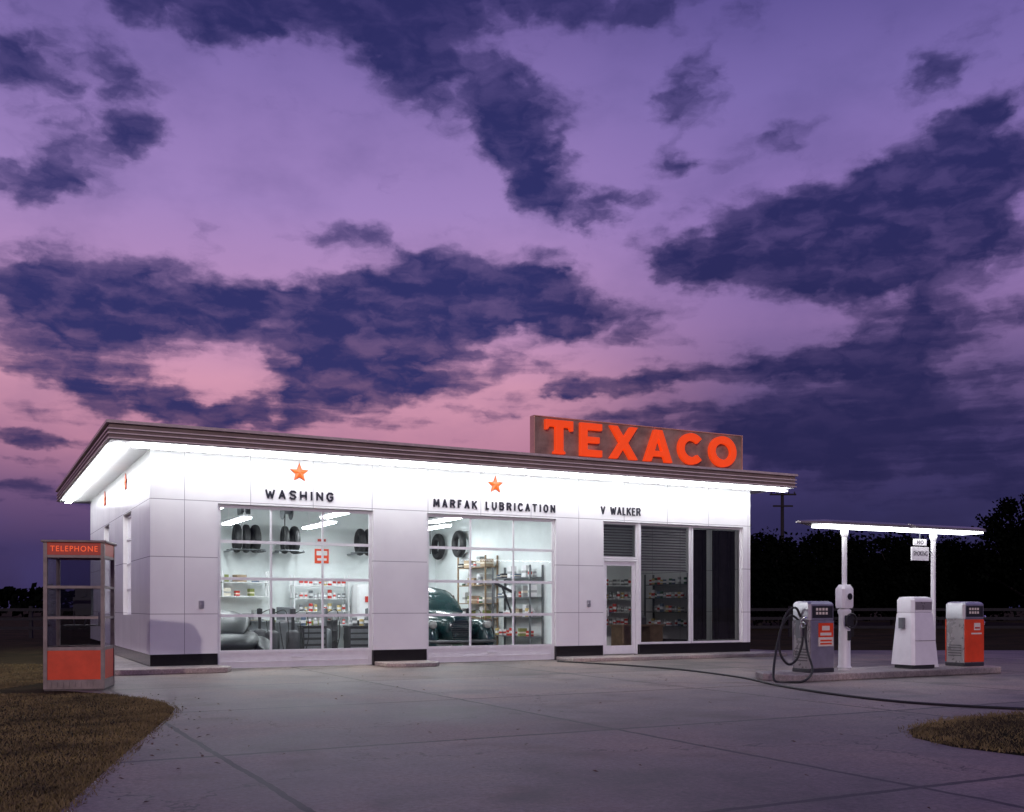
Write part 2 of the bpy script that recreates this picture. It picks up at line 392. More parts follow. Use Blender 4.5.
def sign_text(body, x0, z0, w, h, parent, y=-0.003, depth=0.018, gap=0.5, tf=0.095):
    tot = sum(WID.get(c, 1.0) + gap for c in body) - gap; u = w / tot; x = x0; t = h * tf
    k = 0
    for c in body:
        cw = WID.get(c, 1.0) * u
        if c != ' ':
            mb = MB(); ww = max(cw - 2 * t, 0.001)
            for a, b in GL[c]:
                p = Vector((x + t + a[0] * ww, z0 + t + a[1] * (h - 2*t))); q = Vector((x + t + b[0] * ww, z0 + t + b[1] * (h - 2*t)))
                d = (q - p).normalized(); n = Vector((-d.y, d.x)) * t; p2 = p - d * t * 0.7; q2 = q + d * t * 0.7
                k = (k + 1) % 5; yy = y - depth - 0.0006 * k
                mb.prism([tuple(p2 - n), tuple(q2 - n), tuple(q2 + n), tuple(p2 + n)], yy, y, 'xz')
            mb.obj('letter', 'blackpaint', parent)
        x += cw + gap * u

def star_pts(cx, cz, r, r2=0.42):
    return [(cx + (r if k % 2 == 0 else r * r2) * math.sin(k * math.pi / 5), cz + (r if k % 2 == 0 else r * r2) * math.cos(k * math.pi / 5)) for k in range(10)]
def star_obj(parent, c, r, axis='y'):
    mb = MB(); n = 10; pts = star_pts(0, 0, r)
    def P(a, d, b):
        return (c[0] + a, c[1] - d, c[2] + b) if axis == 'y' else (c[0] - d, c[1] - a, c[2] + b)
    for k in range(n):
        a = pts[k]; b = pts[(k + 1) % n]
        mb.face([P(0, 0.05, 0), P(a[0], 0.025, a[1]), P(b[0], 0.025, b[1])], 0)
        mb.face([P(a[0], 0.025, a[1]), P(a[0], 0.004, a[1]), P(b[0], 0.004, b[1]), P(b[0], 0.025, b[1])], 1)
    return mb.obj('star_emblem', ['star', 'starside'], parent, recalc=False)

# ---------------------------------------------------------------- ground
mb = MB(); mb.face([(-400, -400, 0), (500, -400, 0), (500, 600, 0), (-400, 600, 0)])
g = mb.obj('ground', 'grassground', recalc=False); structure(g)
left_edge = [(-1.0, -6), (-1.5, 0), (-2.2, 4), (-2.85, 6.45), (-3.1, 7.6), (-3.45, 9.2), (-3.75, 10.7), (-4.02, 12.0), (-4.25, 12.9), (-4.65, 13.7), (-5.2, 14.4), (-6.0, 15.1)]
poly = left_edge + [(-7.3, 15.9), (-7.7, 17.0), (-8.0, 19.4), (-8.6, 21.0), (-13.6, 30.4), (-13.0, 31.2), (0.5, 38.6), (2.2, 37.4), (7.6, 30.0), (60, 29.0), (60, -6)]
mb = MB(); mb.face([(*site(*p), 0.004) for p in reversed(poly)])
structure(mb.obj('driveway', 'concrete', recalc=False))
patch = [(3.95, 10.05), (4.15, 10.7), (4.7, 11.4), (5.5, 12.0), (6.6, 12.5), (9, 13.0), (14, 13.2), (14, 7.0), (9, 7.0), (6.4, 7.6), (5.2, 8.1), (4.5, 8.7), (4.05, 9.4)]
mb = MB(); pc = (9.0, 10.0)
rings = []
for f, z in ((1.0, 0.005), (0.93, 0.03), (0.6, 0.045)):
    rings.append([(*site(pc[0] + (p[0]-pc[0])*f, pc[1] + (p[1]-pc[1])*f), z) for p in patch])
mb.loft(rings, caps=False); mb.face([tuple(p) for p in rings[-1]])
structure(mb.obj('lawn', 'grassground'))

mb = MB()
mb.prism([(-1.1, 0.0), (-1.1, -0.62), (-0.5, -0.95), (1.30, -0.95), (1.45, -0.6), (1.30, 0.0)], 0.006, 0.11, 'xy')
structure(mb.obj('walkway', 'kerb', bevel=0.015))
mb = MB(); mb.prism([(-1.0, 0.02), (-0.002, 0.02), (-0.002, 11.4), (-1.0, 11.4)], 0.006, 0.11, 'xy')
structure(mb.obj('walkway', 'kerb', bevel=0.015))
mb = MB(); mb.prism([(4.66, 0.0), (4.66, -0.75), (5.0, -1.0), (5.7, -1.0), (5.9, -0.7), (5.9, 0.0)], 0.006, 0.09, 'xy')
structure(mb.obj('walkway', 'kerb', bevel=0.015))
mb = MB(); mb.prism([(9.24, 0.0), (9.24, -0.8), (9.6, -1.0), (15.6, -1.0), (15.6, 0.0)], 0.006, 0.09, 'xy')
structure(mb.obj('walkway', 'kerb', bevel=0.015))

# ---------------------------------------------------------------- service station
W, D, ZT = 15.22, 11.5, 4.42
st = thing('service_station', 'white enamel-panelled filling station with flat roof and lit service bays', 'service station')
mb = MB()
for a, b in ((0, 1.31), (4.63, 5.90), (9.24, 10.58), (14.98, W)):
    mb.box(a, b, 0, 0.25, 0.34, 3.38)
mb.box(0, W, 0, 0.25, 3.38, ZT - 0.02)
def sidewall(x0, x1):
    segs = [(0.25, 2.70), (4.07, 6.80), (7.96, D)]
    for a, b in segs: mb.box(x0, x1, a, b, 0.34, ZT - 0.02)
    for a, b in ((2.70, 4.07), (6.80, 7.96)):
        mb.box(x0, x1, a, b, 0.34, 1.10); mb.box(x0, x1, a, b, 3.40, ZT - 0.02)
sidewall(0, 0.25)
mb.box(W - 0.25, W, 0.25, D, 0.34, ZT - 0.02)
mb.box(0.25, W - 0.25, D - 0.25, D, 0.34, ZT - 0.02)
mb.obj('wall', 'panel', st)
for a, b in ((0, 1.31), (4.63, 5.90), (9.24, 10.58)):
    bx('wall_base', 'black', st, a + 0.003, b - 0.003, 0.004, 0.25, 0.0, 0.338)
bx('wall_base', 'black', st, 11.66, W - 0.004, 0.004, 0.25, 0.0, 0.338)
bx('wall_base', 'black', st, 0.004, 0.25, 0.254, D, 0.0, 0.338)
bx('wall_base', 'black', st, W - 0.25, W - 0.004, 0.254, D, 0.0, 0.338)
# roof
rx0, rx1, ry0, ry1 = -0.85, 16.07, -0.80, 12.30
mb = MB()
def rb(z0, z1, o, mi): mb.box(rx0 - o, rx1 + o, ry0 - o, ry1 + o, z0, z1, mi)
rb(4.425, 4.445, 0.02, 1); rb(4.445, 4.515, -0.01, 0); rb(4.515, 4.537, 0.02, 1); rb(4.537, 4.60, -0.01, 0); rb(4.60, 4.622, 0.02, 1); rb(4.622, 4.71, -0.01, 0); rb(4.71, 4.765, 0.045, 2)
roof = mb.obj('roof', ['fascia', 'rib', 'cap'], st)
mb = MB(); mb.box(rx0 + 0.03, rx1 - 0.03, ry0 + 0.03, ry1 - 0.03, 4.402, 4.424)
mb.obj('soffit', 'soffit', roof)
# open tube lamps hung just below the soffit, shining up on it and down the walls
for k in range(7):
    x0 = -0.40 + k * 2.34
    mb = MB(); mb.box(x0, x0 + 2.30, -0.64, -0.48, 4.325, 4.345, 0)
    for xx in (x0 + 0.3, x0 + 2.0): mb.box(xx - 0.02, xx + 0.02, -0.58, -0.54, 4.346, 4.401, 1)
    mb.obj('fluorescent_lamp', ['lamp', 'white'], st)
for k in range(5):
    y0 = -0.30 + k * 2.4
    mb = MB(); mb.box(-0.68, -0.52, y0, y0 + 2.36, 4.325, 4.345, 0)
    for yy in (y0 + 0.3, y0 + 2.0): mb.box(-0.62, -0.58, yy - 0.02, yy + 0.02, 4.346, 4.401, 1)
    mb.obj('fluorescent_lamp', ['lamp', 'white'], st)
star_obj(st, (2.99, 0, 4.10), 0.21); star_obj(st, (7.61, 0, 4.10), 0.21)
star_obj(st, (0, 3.5, 4.10), 0.21, 'x'); star_obj(st, (0, 7.6, 4.10), 0.21, 'x')
sign_text('WASHING', 2.27, 3.53, 1.46, 0.19, st)
sign_text('MARFAK LUBRICATION', 6.05, 3.52, 3.16, 0.19, st)
sign_text('V WALKER', 10.50, 3.545, 1.18, 0.20, st, gap=0.24, tf=0.085)
# bay doors
def bay_door(x0, x1):
    d = bpy.data.objects.new('bay_door', None); COL.objects.link(d); d.parent = st; d.location = (x0, 0.07, 0)
    w = x1 - x0; mb = MB(); T = 0.045
    mb.box(0.004, 0.07, 0, T, 0.02, 3.376); mb.box(w - 0.07, w - 0.004, 0, T, 0.02, 3.376)
    zs = [0.36, 1.10, 1.86, 2.62, 3.34]
    for i, z in enumerate(zs):
        h = 0.03 if i < 4 else 0.035
        mb.box(0.072, w - 0.072, -0.006 if i else 0, T, z - h, z + h)
    for k in (1, 2):
        xm = w * k / 3
        for i in range(4):
            mb.box(xm - 0.02, xm + 0.02, 0.002, T - 0.004, zs[i] + 0.032, zs[i+1] - 0.037)
    mb.obj('frame', 'white', d)
    mb = MB(); mb.box(0.072, w - 0.072, 0.012, 0.035, 0.02, 0.33)
    mb.box(0.072, w - 0.072, 0.0, 0.012, 0.14, 0.155)
    mb.box(w / 2 - 0.12, w / 2 + 0.12, -0.03, 0.0, 0.22, 0.25)
    mb.obj('panel', 'white', d)
    mb = MB(); mb.face([(0.07, 0.022, 0.36), (w - 0.07, 0.022, 0.36), (w - 0.07, 0.022, 3.34), (0.07, 0.022, 3.34)])
    mb.obj('window_pane', 'glass', d)
bay_door(1.31, 4.63); bay_door(5.90, 9.24)
for a, b in ((2.70, 4.07), (6.80, 7.96)):
    w_ = bpy.data.objects.new('window', None); COL.objects.link(w_); w_.parent = st; w_.location = (0.08, a, 1.10)
    l = b - a; mb = MB()
    for z in (0.03, 0.575, 1.15, 1.725, 2.27): mb.box(0, 0.05, 0.004, l - 0.004, z - 0.025, z + 0.025)
    for y in (0.03, l / 2, l - 0.03):
        for i in range(4):
            z0 = (0.03, 0.575, 1.15, 1.725)[i] + 0.026; z1 = (0.575, 1.15, 1.725, 2.27)[i] - 0.026
            mb.box(0.003, 0.047, y - 0.025, y + 0.025, z0, z1)
    mb.obj('frame', 'white', w_)
    mb = MB(); mb.face([(0.025, 0, 0), (0.025, l, 0), (0.025, l, 2.3), (0.025, 0, 2.3)]); mb.obj('window_pane', 'glass', w_)
def pane_window(x0, x1, z0, z1, gl, fm='white', fw=0.05):
    w_ = bpy.data.objects.new('window', None); COL.objects.link(w_); w_.parent = st; w_.location = (x0, 0.07, z0)
    w = x1 - x0; h = z1 - z0; mb = MB()
    mb.box(0, fw, 0, 0.07, 0, h); mb.box(w - fw, w, 0, 0.07, 0, h); mb.box(fw, w - fw, 0.002, 0.068, 0, fw); mb.box(fw, w - fw, 0.002, 0.068, h - fw, h)
    mb.obj('frame', fm, w_)
    mb = MB(); mb.face([(fw, 0.035, fw), (w - fw, 0.035, fw), (w - fw, 0.035, h - fw), (fw, 0.035, h - fw)]); mb.obj('window_pane', gl, w_)
    return w_
tr = pane_window(10.585, 11.64, 2.47, 3.376, 'smoke')
w1 = pane_window(11.70, 13.31, 0.342, 3.376, 'smoke', 'white')
w2 = pane_window(13.33, 14.976, 0.342, 3.376, 'smoke', 'white')
bx('mullion', 'white', st, 11.641, 11.698, 0.03, 0.2, 0.342, 3.376)
def blinds(win, w, z0, z1, step=0.07):
    mb = MB(); z = z0
    while z < z1:
        mb.face([(0.07, 0.10, z), (w - 0.07, 0.10, z), (w - 0.07, 0.145, z + 0.036), (0.07, 0.145, z + 0.036)]); z += step
    mb.box(0.07, w - 0.07, 0.10, 0.14, z1, z1 + 0.04)
    mb.obj('blind', 'blind', win, recalc=False)
blinds(w1, 1.61, 1.85, 2.92)
blinds(tr, 1.055, 0.08, 0.80)
mb = MB(); n = 36; pts = []
for k in range(n + 1):
    pts.append((0.08 + 1.48 * k / n, 0.18 + 0.035 * math.sin(k * 1.9)))
for k in range(n):
    if 12 < k < 18: continue
    a, b = pts[k], pts[k+1]; mb.face([(a[0], a[1], 0.08), (b[0], b[1], 0.08), (b[0], b[1], 2.95), (a[0], a[1], 2.95)])
mb.obj('curtain', 'drape', w2, recalc=False)
d = bpy.data.objects.new('door', None); COL.objects.link(d); d.parent = st; d.location = (10.585, 0.06, 0.10)
mb = MB(); w = 1.055
mb.box(0, 0.05, 0, 0.12, 0, 2.36); mb.box(w - 0.05, w, 0, 0.12, 0, 2.36); mb.box(0.05, w - 0.05, 0, 0.12, 2.31, 2.36)
mb.box(0.056, 0.15, 0.03, 0.075, 0.01, 2.30); mb.box(w - 0.15, w - 0.056, 0.03, 0.075, 0.01, 2.30)
mb.box(0.15, w - 0.15, 0.03, 0.075, 2.20, 2.30); mb.box(0.15, w - 0.15, 0.03, 0.075, 0.01, 0.22)
mb.obj('frame', 'white', d)
mb = MB(); mb.face([(0.15, 0.05, 0.22), (w - 0.15, 0.05, 0.22), (w - 0.15, 0.05, 2.2), (0.15, 0.05, 2.2)]); mb.obj('window_pane', 'glass', d)
mb = MB(); mb.box(0.17, 0.20, -0.02, 0.03, 0.95, 1.15); mb.box(0.17, 0.34, -0.03, -0.012, 1.03, 1.06); mb.obj('handle', 'chrome', d)
for x, z in ((0.98, 1.33), (10.15, 1.36)):
    mb = MB(); mb.box(x - 0.05, x + 0.05, -0.035, -0.002, z - 0.08, z + 0.08); mb.cyl((x, -0.035, z), 0.022, -0.02, 'y', 12)
    mb.obj('junction_box', 'alu', st, bevel=0.006)
bx('floor', 'infloor', st, 0.252, 14.968, 0.252, 8.0, 0.008, 0.03)
mb = MB()
mb.box(0.252, 14.968, 8.0, 8.1, 0.03, 4.2)
mb.box(9.60, 9.72, 0.252, 7.998, 0.03, 4.2)
mb.box(9.722, 14.968, 5.0, 5.1, 0.03, 4.2)
mb.box(0.252, 0.262, 0.252, 2.69, 0.03, 4.2); mb.box(0.252, 0.262, 4.08, 6.79, 0.03, 4.2)
mb.obj('interior_wall', 'inwall', st)
bx('ceiling', 'soffit', st, 0.252, 14.968, 0.252, 8.1, 4.202, 4.22)
for x, y0, y1 in ((1.7, 1.0, 3.4), (2.9, 4.2, 6.6), (4.6, 1.0, 3.4), (5.2, 4.6, 7.0), (7.5, 1.0, 3.4), (8.3, 4.2, 6.6)):
    mb = MB(); mb.box(x - 0.10, x + 0.10, y0, y1, 3.46, 3.50, 0); mb.box(x - 0.13, x + 0.13, y0 - 0.03, y1 + 0.03, 3.501, 3.56, 1)
    for yy in (y0 + 0.3, y1 - 0.3): mb.box(x - 0.01, x + 0.01, yy - 0.01, yy + 0.01, 3.561, 4.2, 1)
    mb.obj('ceiling_lamp', ['lampin', 'white'], st)
mb = MB(); mb.box(11.0, 13.8, 2.4, 2.56, 3.90, 3.94, 0); mb.box(10.97, 13.83, 2.37, 2.59, 3.941, 4.0, 1); mb.obj('ceiling_lamp', ['lampoff', 'white'], st)

# ---------------------------------------------------------------- roof sign
sg = thing('roof_sign', 'weathered brown rooftop sign box with large orange block letters', 'sign', (8.33, -0.58, 4.765))
SW, SH = 6.10, 0.90
bx('sign_panel', 'signpanel', sg, 0, SW, 0, 0.16, 0.02, SH)
mb = MB(); f = 0.022
mb.box(-f, SW + f, -0.02, 0.18, SH, SH + f); mb.box(-f, SW + f, -0.02, 0.18, -0.005, 0.02)
mb.box(-f, 0, -0.02, 0.18, 0.02, SH); mb.box(SW, SW + f, -0.02, 0.18, 0.02, SH)
mb.obj('frame', 'signframe', sg)
for x in (0.6, 2.3, 4.0, 5.6):
    mb = MB(); mb.tube([(x, 0.17, 0.80), (x, 1.0, 0.0)], 0.02, smooth=1); mb.obj('bracket', 'steel', sg)
def ring(cx, cz, rx, rz, w, a0, a1, n=36):
    o = []; i = []
    for k in range(n + 1):
        a = a0 + (a1 - a0) * k / n
        o.append((cx + rx * math.cos(a), cz + rz * math.sin(a))); i.append((cx + (rx - w) * math.cos(a), cz + (rz - w) * math.sin(a)))
    return o, i
H = 0.78; Z0 = 0.06
def letter(ch, x, w):
    mb = MB(); q = 0.185; y0, y1 = -0.11, -0.008
    def pr(pts): mb.prism([(x + p[0] * w, Z0 + p[1] * H) for p in pts], y0, y1)
    if ch == 'T': pr([(0.29, 0), (0.71, 0), (0.71, 0.06), (0.64, 0.10), (0.64, 0.80), (0.86, 0.80), (0.92, 0.70), (1, 0.70), (1, 1), (0, 1), (0, 0.70), (0.08, 0.70), (0.14, 0.80), (0.36, 0.80), (0.36, 0.10), (0.29, 0.06)])
    if ch == 'E': pr([(0, 0), (1, 0), (1, 0.20), (0.32, 0.20), (0.32, 0.41), (0.88, 0.41), (0.88, 0.59), (0.32, 0.59), (0.32, 0.80), (1, 0.80), (1, 1), (0, 1)])
    if ch == 'X': pr([(0, 0), (0.27, 0), (0.5, 0.33), (0.73, 0), (1, 0), (0.65, 0.5), (1, 1), (0.73, 1), (0.5, 0.67), (0.27, 1), (0, 1), (0.35, 0.5)])
    if ch == 'A':
        h_ = [(0, 0), (0.25, 0), (0.31, 0.17), (0.5, 0.17), (0.5, 0.34), (0.37, 0.34), (0.5, 0.72), (0.5, 1), (0.36, 1)]
        pr(h_); pr([(1 - p[0], p[1]) for p in reversed(h_)])
    if ch in 'CO':
        a0, a1 = (math.radians(42), math.radians(318)) if ch == 'C' else (0, 2 * math.pi)
        o, i = ring(x + w / 2, Z0 + H / 2, w / 2, H / 2, q, a0, a1)
        rr = []
        for k in range(len(o)):
            rr.append([(o[k][0], y0, o[k][1]), (i[k][0], y0, i[k][1]), (i[k][0], y1, i[k][1]), (o[k][0], y1, o[k][1])])
        mb.loft(rr, caps=(ch == 'C'))
    mb.obj('letter', 'orange', sg, bevel=0.008)
x = 0.24
for ch, w, gp in zip('TEXACO', (0.74, 0.60, 0.80, 0.84, 0.82, 0.86), (0.20, 0.22, 0.19, 0.19, 0.15, 0)):
    letter(ch, x, w); x += w + gp
# ---------------------------------------------------------------- telephone booth
bt = thing('telephone_booth', 'glazed telephone booth with orange header and lower panels', 'telephone booth', (-1.59, -3.72, 0.0), math.radians(-16.3))
h = 0.44; p = 0.055
bx('plinth', 'slab', bt, -h + 0.01, h - 0.01, -h + 0.01, h - 0.01, 0.002, 0.03)
mb = MB()
for sx in (-1, 1):
    for sy in (-1, 1):
        xa, xb = sorted((sx * h, sx * (h - p))); ya, yb = sorted((sy * h, sy * (h - p)))
        mb.box(xa, xb, ya, yb, 0.03, 2.27)
rails = [(0.03, 0.17), (0.62, 0.67), (1.10, 1.14), (1.57, 1.61), (2.04, 2.08)]
for z0, z1 in rails:
    for s_ in (-1, 1):
        a, b = sorted((s_ * (h - 0.006), s_ * (h - p + 0.006)))
        mb.box(-h + p, h - p, a, b, z0, z1); mb.box(a, b, -h + p, h - p, z0, z1)
for k in range(9):
    xx = -0.34 + k * 0.085; mb.box(xx - 0.02, xx + 0.02, -h - 0.004, -h + 0.004, 0.06, 0.14)
mb.obj('frame', 'boothframe', bt)
bx('roof', 'boothframe', bt, -h - 0.03, h + 0.03, -h - 0.03, h + 0.03, 2.272, 2.31, bevel=0.01)
mb = MB()
for s_ in (-1, 1):
    a, b = sorted((s_ * (h - 0.012), s_ * (h - 0.03)))
    mb.box(-h + p, h - p, a, b, 0.172, 0.618); mb.box(a, b, -h + p, h - p, 0.172, 0.618)
mb.obj('lower_panel', 'orangepaint', bt)
mb = MB()
for s_ in (-1, 1):
    a, b = sorted((s_ * (h - 0.008), s_ * (h - 0.03)))
    mb.box(-h + p, h - p, a, b, 2.082, 2.27); mb.box(a, b, -h + p, h - p, 2.082, 2.27)
hd = mb.obj('header', 'headerorange', bt)
text('lettering', 'TELEPHONE', 0.68, 0.085, 0.006, 'headertext', hd, (-0.34, -h + 0.006, 2.135), spacing=1.2)
mb = MB()
for s_ in (-1, 1):
    y = s_ * (h - 0.028)
    mb.face([(-h + p, y, 0.67), (h - p, y, 0.67), (h - p, y, 2.04), (-h + p, y, 2.04)])
    mb.face([(y, -h + p, 0.67), (y, h - p, 0.67), (y, h - p, 2.04), (y, -h + p, 2.04)])
mb.obj('window_pane', 'smoke', bt)
mb = MB(); mb.box(-0.12, 0.12, 0.22, 0.40, 1.15, 1.62); mb.cyl((0, 0.22, 1.5), 0.06, -0.015, 'y', 16); mb.box(-0.16, -0.125, 0.25, 0.33, 1.22, 1.44)
mb.tube([(-0.14, 0.25, 1.22), (-0.12, 0.2, 1.0), (0, 0.2, 0.95), (0.05, 0.25, 1.15)], 0.012)
mb.box(-0.3, 0.3, 0.12, 0.40, 0.98, 1.0)
mb.obj('telephone', 'dark', bt)
bx('handle', 'chrome', bt, h - p - 0.03, h - p - 0.005, -h - 0.03, -h - 0.002, 1.0, 1.2)

# ---------------------------------------------------------------- pump island
mb = MB(); mb.prism([(9.22, -8.05), (14.45, -8.08), (14.68, -7.75), (14.68, -7.2), (14.45, -6.9), (9.35, -6.9), (9.08, -7.4)], 0.006, 0.13, 'xy')
structure(mb.obj('pump_island', 'kerb', bevel=0.02))
IZ = 0.13
def rect_ring(hx, hy, z, c=0.05, ox=0, oy=0):
    return [(ox + a * hx, oy + b * hy, z) for a, b in ((-1, -1 + c/hy), (-1 + c/hx, -1), (1 - c/hx, -1), (1, -1 + c/hy), (1, 1 - c/hy), (1 - c/hx, 1), (-1 + c/hx, 1), (-1, 1 - c/hy))]
def fuel_pump(loc, label, style):
    P = thing('fuel_pump', label, 'fuel pump', loc)
    P['group'] = 'fuel pumps on the concrete island'
    bx('plinth', 'dark', P, -0.29, 0.29, -0.22, 0.22, 0, 0.07, bevel=0.01)
    if style == 'white':
        mb = MB()
        mb.loft([rect_ring(0.36, 0.28, 0.07), rect_ring(0.34, 0.265, 0.30), rect_ring(0.29, 0.215, 1.0), rect_ring(0.28, 0.20, 1.05)])
        mb.obj('body', 'white', P, smooth=30)
        mb = MB(); mb.loft([rect_ring(0.285, 0.205, 1.055), rect_ring(0.285, 0.205, 1.28), rect_ring(0.26, 0.18, 1.33), rect_ring(0.2, 0.13, 1.345)])
        mb.obj('head', 'white', P, smooth=30)
        for a, b in ((-0.212, -0.206), (0.206, 0.212)): bx('dial', 'pumpgrey', P, -0.22, 0.22, a, b, 1.10, 1.25)
        bx('nozzle_holster', 'steel', P, -0.375, -0.31, -0.05, 0.05, 0.75, 0.95)
        bx('seam', 'pumpgrey', P, -0.27, 0.27, -0.262, -0.24, 0.52, 0.528)
    else:
        low = 'alu' if style == 'grey' else 'orangepaint'
        mb = MB(); mb.loft([rect_ring(0.28, 0.21, 0.07, 0.02), rect_ring(0.28, 0.21, 0.92, 0.02)]); mb.obj('body', 'pumpgrey', P, smooth=30)
        for a, b in ((-0.228, -0.212), (0.212, 0.228)): bx('front_panel', low, P, -0.275, 0.275, a, b, 0.08, 0.91, bevel=0.006)
        mb = MB(); mb.loft([rect_ring(0.30, 0.225, 0.925, 0.04), rect_ring(0.30, 0.225, 1.20, 0.04), rect_ring(0.285, 0.20, 1.24, 0.05), rect_ring(0.24, 0.15, 1.255, 0.05)])
        mb.obj('head', 'alu', P, smooth=30)
        bx('dial', 'dial', P, -0.24, 0.24, 0.2255, 0.232, 0.96, 1.17)
        dl = bx('dial', 'dial', P, -0.24, 0.24, -0.232, -0.2255, 0.96, 1.17)
        mb = MB()
        for z in (1.02, 1.09):
            for k in range(4): mb.box(-0.16 + k * 0.075, -0.11 + k * 0.075, -0.236, -0.2325, z, z + 0.045)
        mb.obj('counter', 'cream', dl)
        mb = MB()
        if style == 'grey':
            mb.box(-0.10, 0.25, -0.234, -0.229, 0.62, 0.87, 0); mb.box(-0.10, 0.25, -0.234, -0.229, 0.46, 0.618, 1)
            for z in (0.49, 0.545): mb.box(-0.06, 0.21, -0.238, -0.2345, z, z + 0.03, 0)
            mb.box(-0.06, 0.20, -0.238, -0.2345, 0.65, 0.70, 1); mb.box(-0.02, 0.16, -0.238, -0.2345, 0.74, 0.82, 1)
        else:
            mb.box(-0.02, 0.16, -0.234, -0.229, 0.70, 0.84, 0); mb.box(0.0, 0.14, -0.238, -0.2345, 0.73, 0.76, 1); mb.box(-0.10, 0.20, -0.232, -0.229, 0.62, 0.65, 0)
        mb.obj('notice', ['orangepaint', 'cream'] if style == 'grey' else ['cream', 'red'], P)
        for k in range(5): bx('vent', 'dark', P, -0.289, -0.281, -0.15, 0.15, 0.2 + k * 0.05, 0.215 + k * 0.05)
        sx = -1 if style == 'grey' else 1
        a, b = sorted((sx * 0.283, sx * 0.36)); bx('nozzle_holster', 'steel', P, a, b, -0.06, 0.06, 0.60, 0.92, bevel=0.01)
        mb = MB(); mb.tube([(sx*0.33, -0.05, 0.62), (sx*0.35, -0.06, 0.8), (sx*0.36, -0.10, 0.92), (sx*0.36, -0.19, 0.97)], 0.02); mb.torus((sx*0.355, -0.13, 0.84), 'x', 0.05, 0.01, 14, 6)
        mb.obj('nozzle', 'chrome', P, smooth=50)
        if style == 'grey':
            mb = MB(); mb.tube([(-0.30, 0, 0.98), (-0.42, 0.0, 1.14), (-0.62, 0.02, 1.02), (-0.86, -0.05, 0.58), (-1.10, -0.2, 0.10), (-1.24, -0.40, -0.105), (-1.08, -0.62, -0.108), (-0.88, -0.72, -0.08), (-0.60, -0.60, 0.08), (-0.48, -0.36, 0.38), (-0.37, -0.2, 0.62), (-0.355, -0.19, 0.85)], 0.021)
            mb.obj('hose', 'rubber', P, smooth=60)
            mb = MB(); mb.tube([(-0.30, 0.02, 0.9), (-0.48, 0.06, 1.0), (-0.72, 0.04, 0.75), (-0.80, -0.02, 0.38), (-0.68, -0.08, 0.16), (-0.50, -0.1, 0.22), (-0.40, -0.12, 0.45), (-0.36, -0.12, 0.62)], 0.021)
            mb.obj('hose', 'rubber', P, smooth=60)
        else:
            mb = MB(); mb.tube([(0.29, 0, 1.0), (0.38, 0.0, 1.02), (0.46, 0, 0.75), (0.47, 0, 0.35), (0.42, -0.02, 0.12), (0.37, -0.04, 0.3), (0.36, -0.05, 0.62)], 0.018)
            mb.obj('hose', 'rubber', P, smooth=60)
    return P
fuel_pump((10.16, -7.50, IZ), 'silver fuel pump with long black hose hanging in loops', 'grey')
fuel_pump((12.68, -7.55, IZ), 'white tapered older fuel pump with rounded top', 'white')
fuel_pump((14.14, -7.50, IZ), 'silver fuel pump with orange-red front panel', 'orange')

def lamp_post(x, x0, x1, label, boxed):
    P = thing('lamp_post', label, 'street lamp', (x, -7.45, IZ)); P['group'] = 'fluorescent lamp posts on the pump island'
    mb = MB(); mb.cyl((0, 0, 0), 0.10, 0.05); mb.cyl((0, 0, 0.05), 0.045, 2.54); mb.rev((0, 0, 2.42), 'z', [(0.045, 0), (0.07, 0.06), (0.07, 0.12), (0.04, 0.16)])
    if boxed: mb.rev((0, 0, 0.05), 'z', [(0.13, 0), (0.11, 0.04), (0.10, 0.95), (0.12, 1.0), (0.12, 1.04), (0.06, 1.1)])
    mb.obj('post', 'white', P, smooth=40)
    if boxed:
        mb = MB(); mb.loft([rect_ring(0.13, 0.11, 1.13, 0.04), rect_ring(0.14, 0.12, 1.18, 0.04), rect_ring(0.14, 0.12, 1.48, 0.04), rect_ring(0.09, 0.08, 1.56, 0.03)]); mb.cyl((0, -0.12, 1.34), 0.075, -0.012, 'y', 20)
        mb.obj('air_tower', 'white', P, smooth=35)
        mb = MB(); mb.cyl((0, -0.133, 1.34), 0.06, -0.006, 'y', 20); mb.box(-0.10, 0.10, -0.118, -0.112, 0.80, 1.0); mb.box(-0.03, 0.03, -0.135, -0.10, 0.55, 0.72); mb.obj('gauge', 'dial', P)
        mb = MB(); mb.torus((0.0, -0.17, 0.9), 'y', 0.13, 0.014); mb.obj('hose', 'rubber', P)
    a, b = x0 - x, x1 - x
    a2 = a + (0.55 if boxed else 0.03)
    mb = MB()
    def rg(xx, w_, z0, z1): return [(xx, -w_, z0), (xx, w_, z0), (xx, w_, (z0 + z1) / 2), (xx, w_ * 0.4, z1), (xx, -w_ * 0.4, z1), (xx, -w_, (z0 + z1) / 2)]
    if boxed: mb.loft([rg(a, 0.06, 2.65, 2.69), rg(a2, 0.27, 2.625, 2.72), rg(b, 0.27, 2.625, 2.72)])
    else: mb.loft([rg(a, 0.27, 2.625, 2.72), rg(b, 0.27, 2.625, 2.72)])
    lum = mb.obj('lamp_head', 'pumpgrey', P)
    bx('fluorescent_tube', 'lampisl', lum, a2, b - 0.03, -0.24, 0.24, 2.59, 2.622, bevel=0.01)
    return P
lamp_post(10.97, 9.85, 12.40, 'white island lamp post with air tower and lit fluorescent head', True)
p2 = lamp_post(13.31, 12.52, 14.48, 'slim white island lamp post with lit fluorescent head and hanging notice', False)
mb = MB(); mb.box(-0.60, -0.14, -0.015, 0.015, 2.04, 2.30, 0); mb.box(-0.54, -0.20, -0.013, 0.013, 2.33, 2.45, 0); mb.tube([(-0.37, 0, 2.585), (-0.37, 0, 2.28)], 0.008, smooth=1, mi=1)
mb.tube([(-0.14, 0, 2.2), (0, 0, 2.2)], 0.012, smooth=1, mi=1)
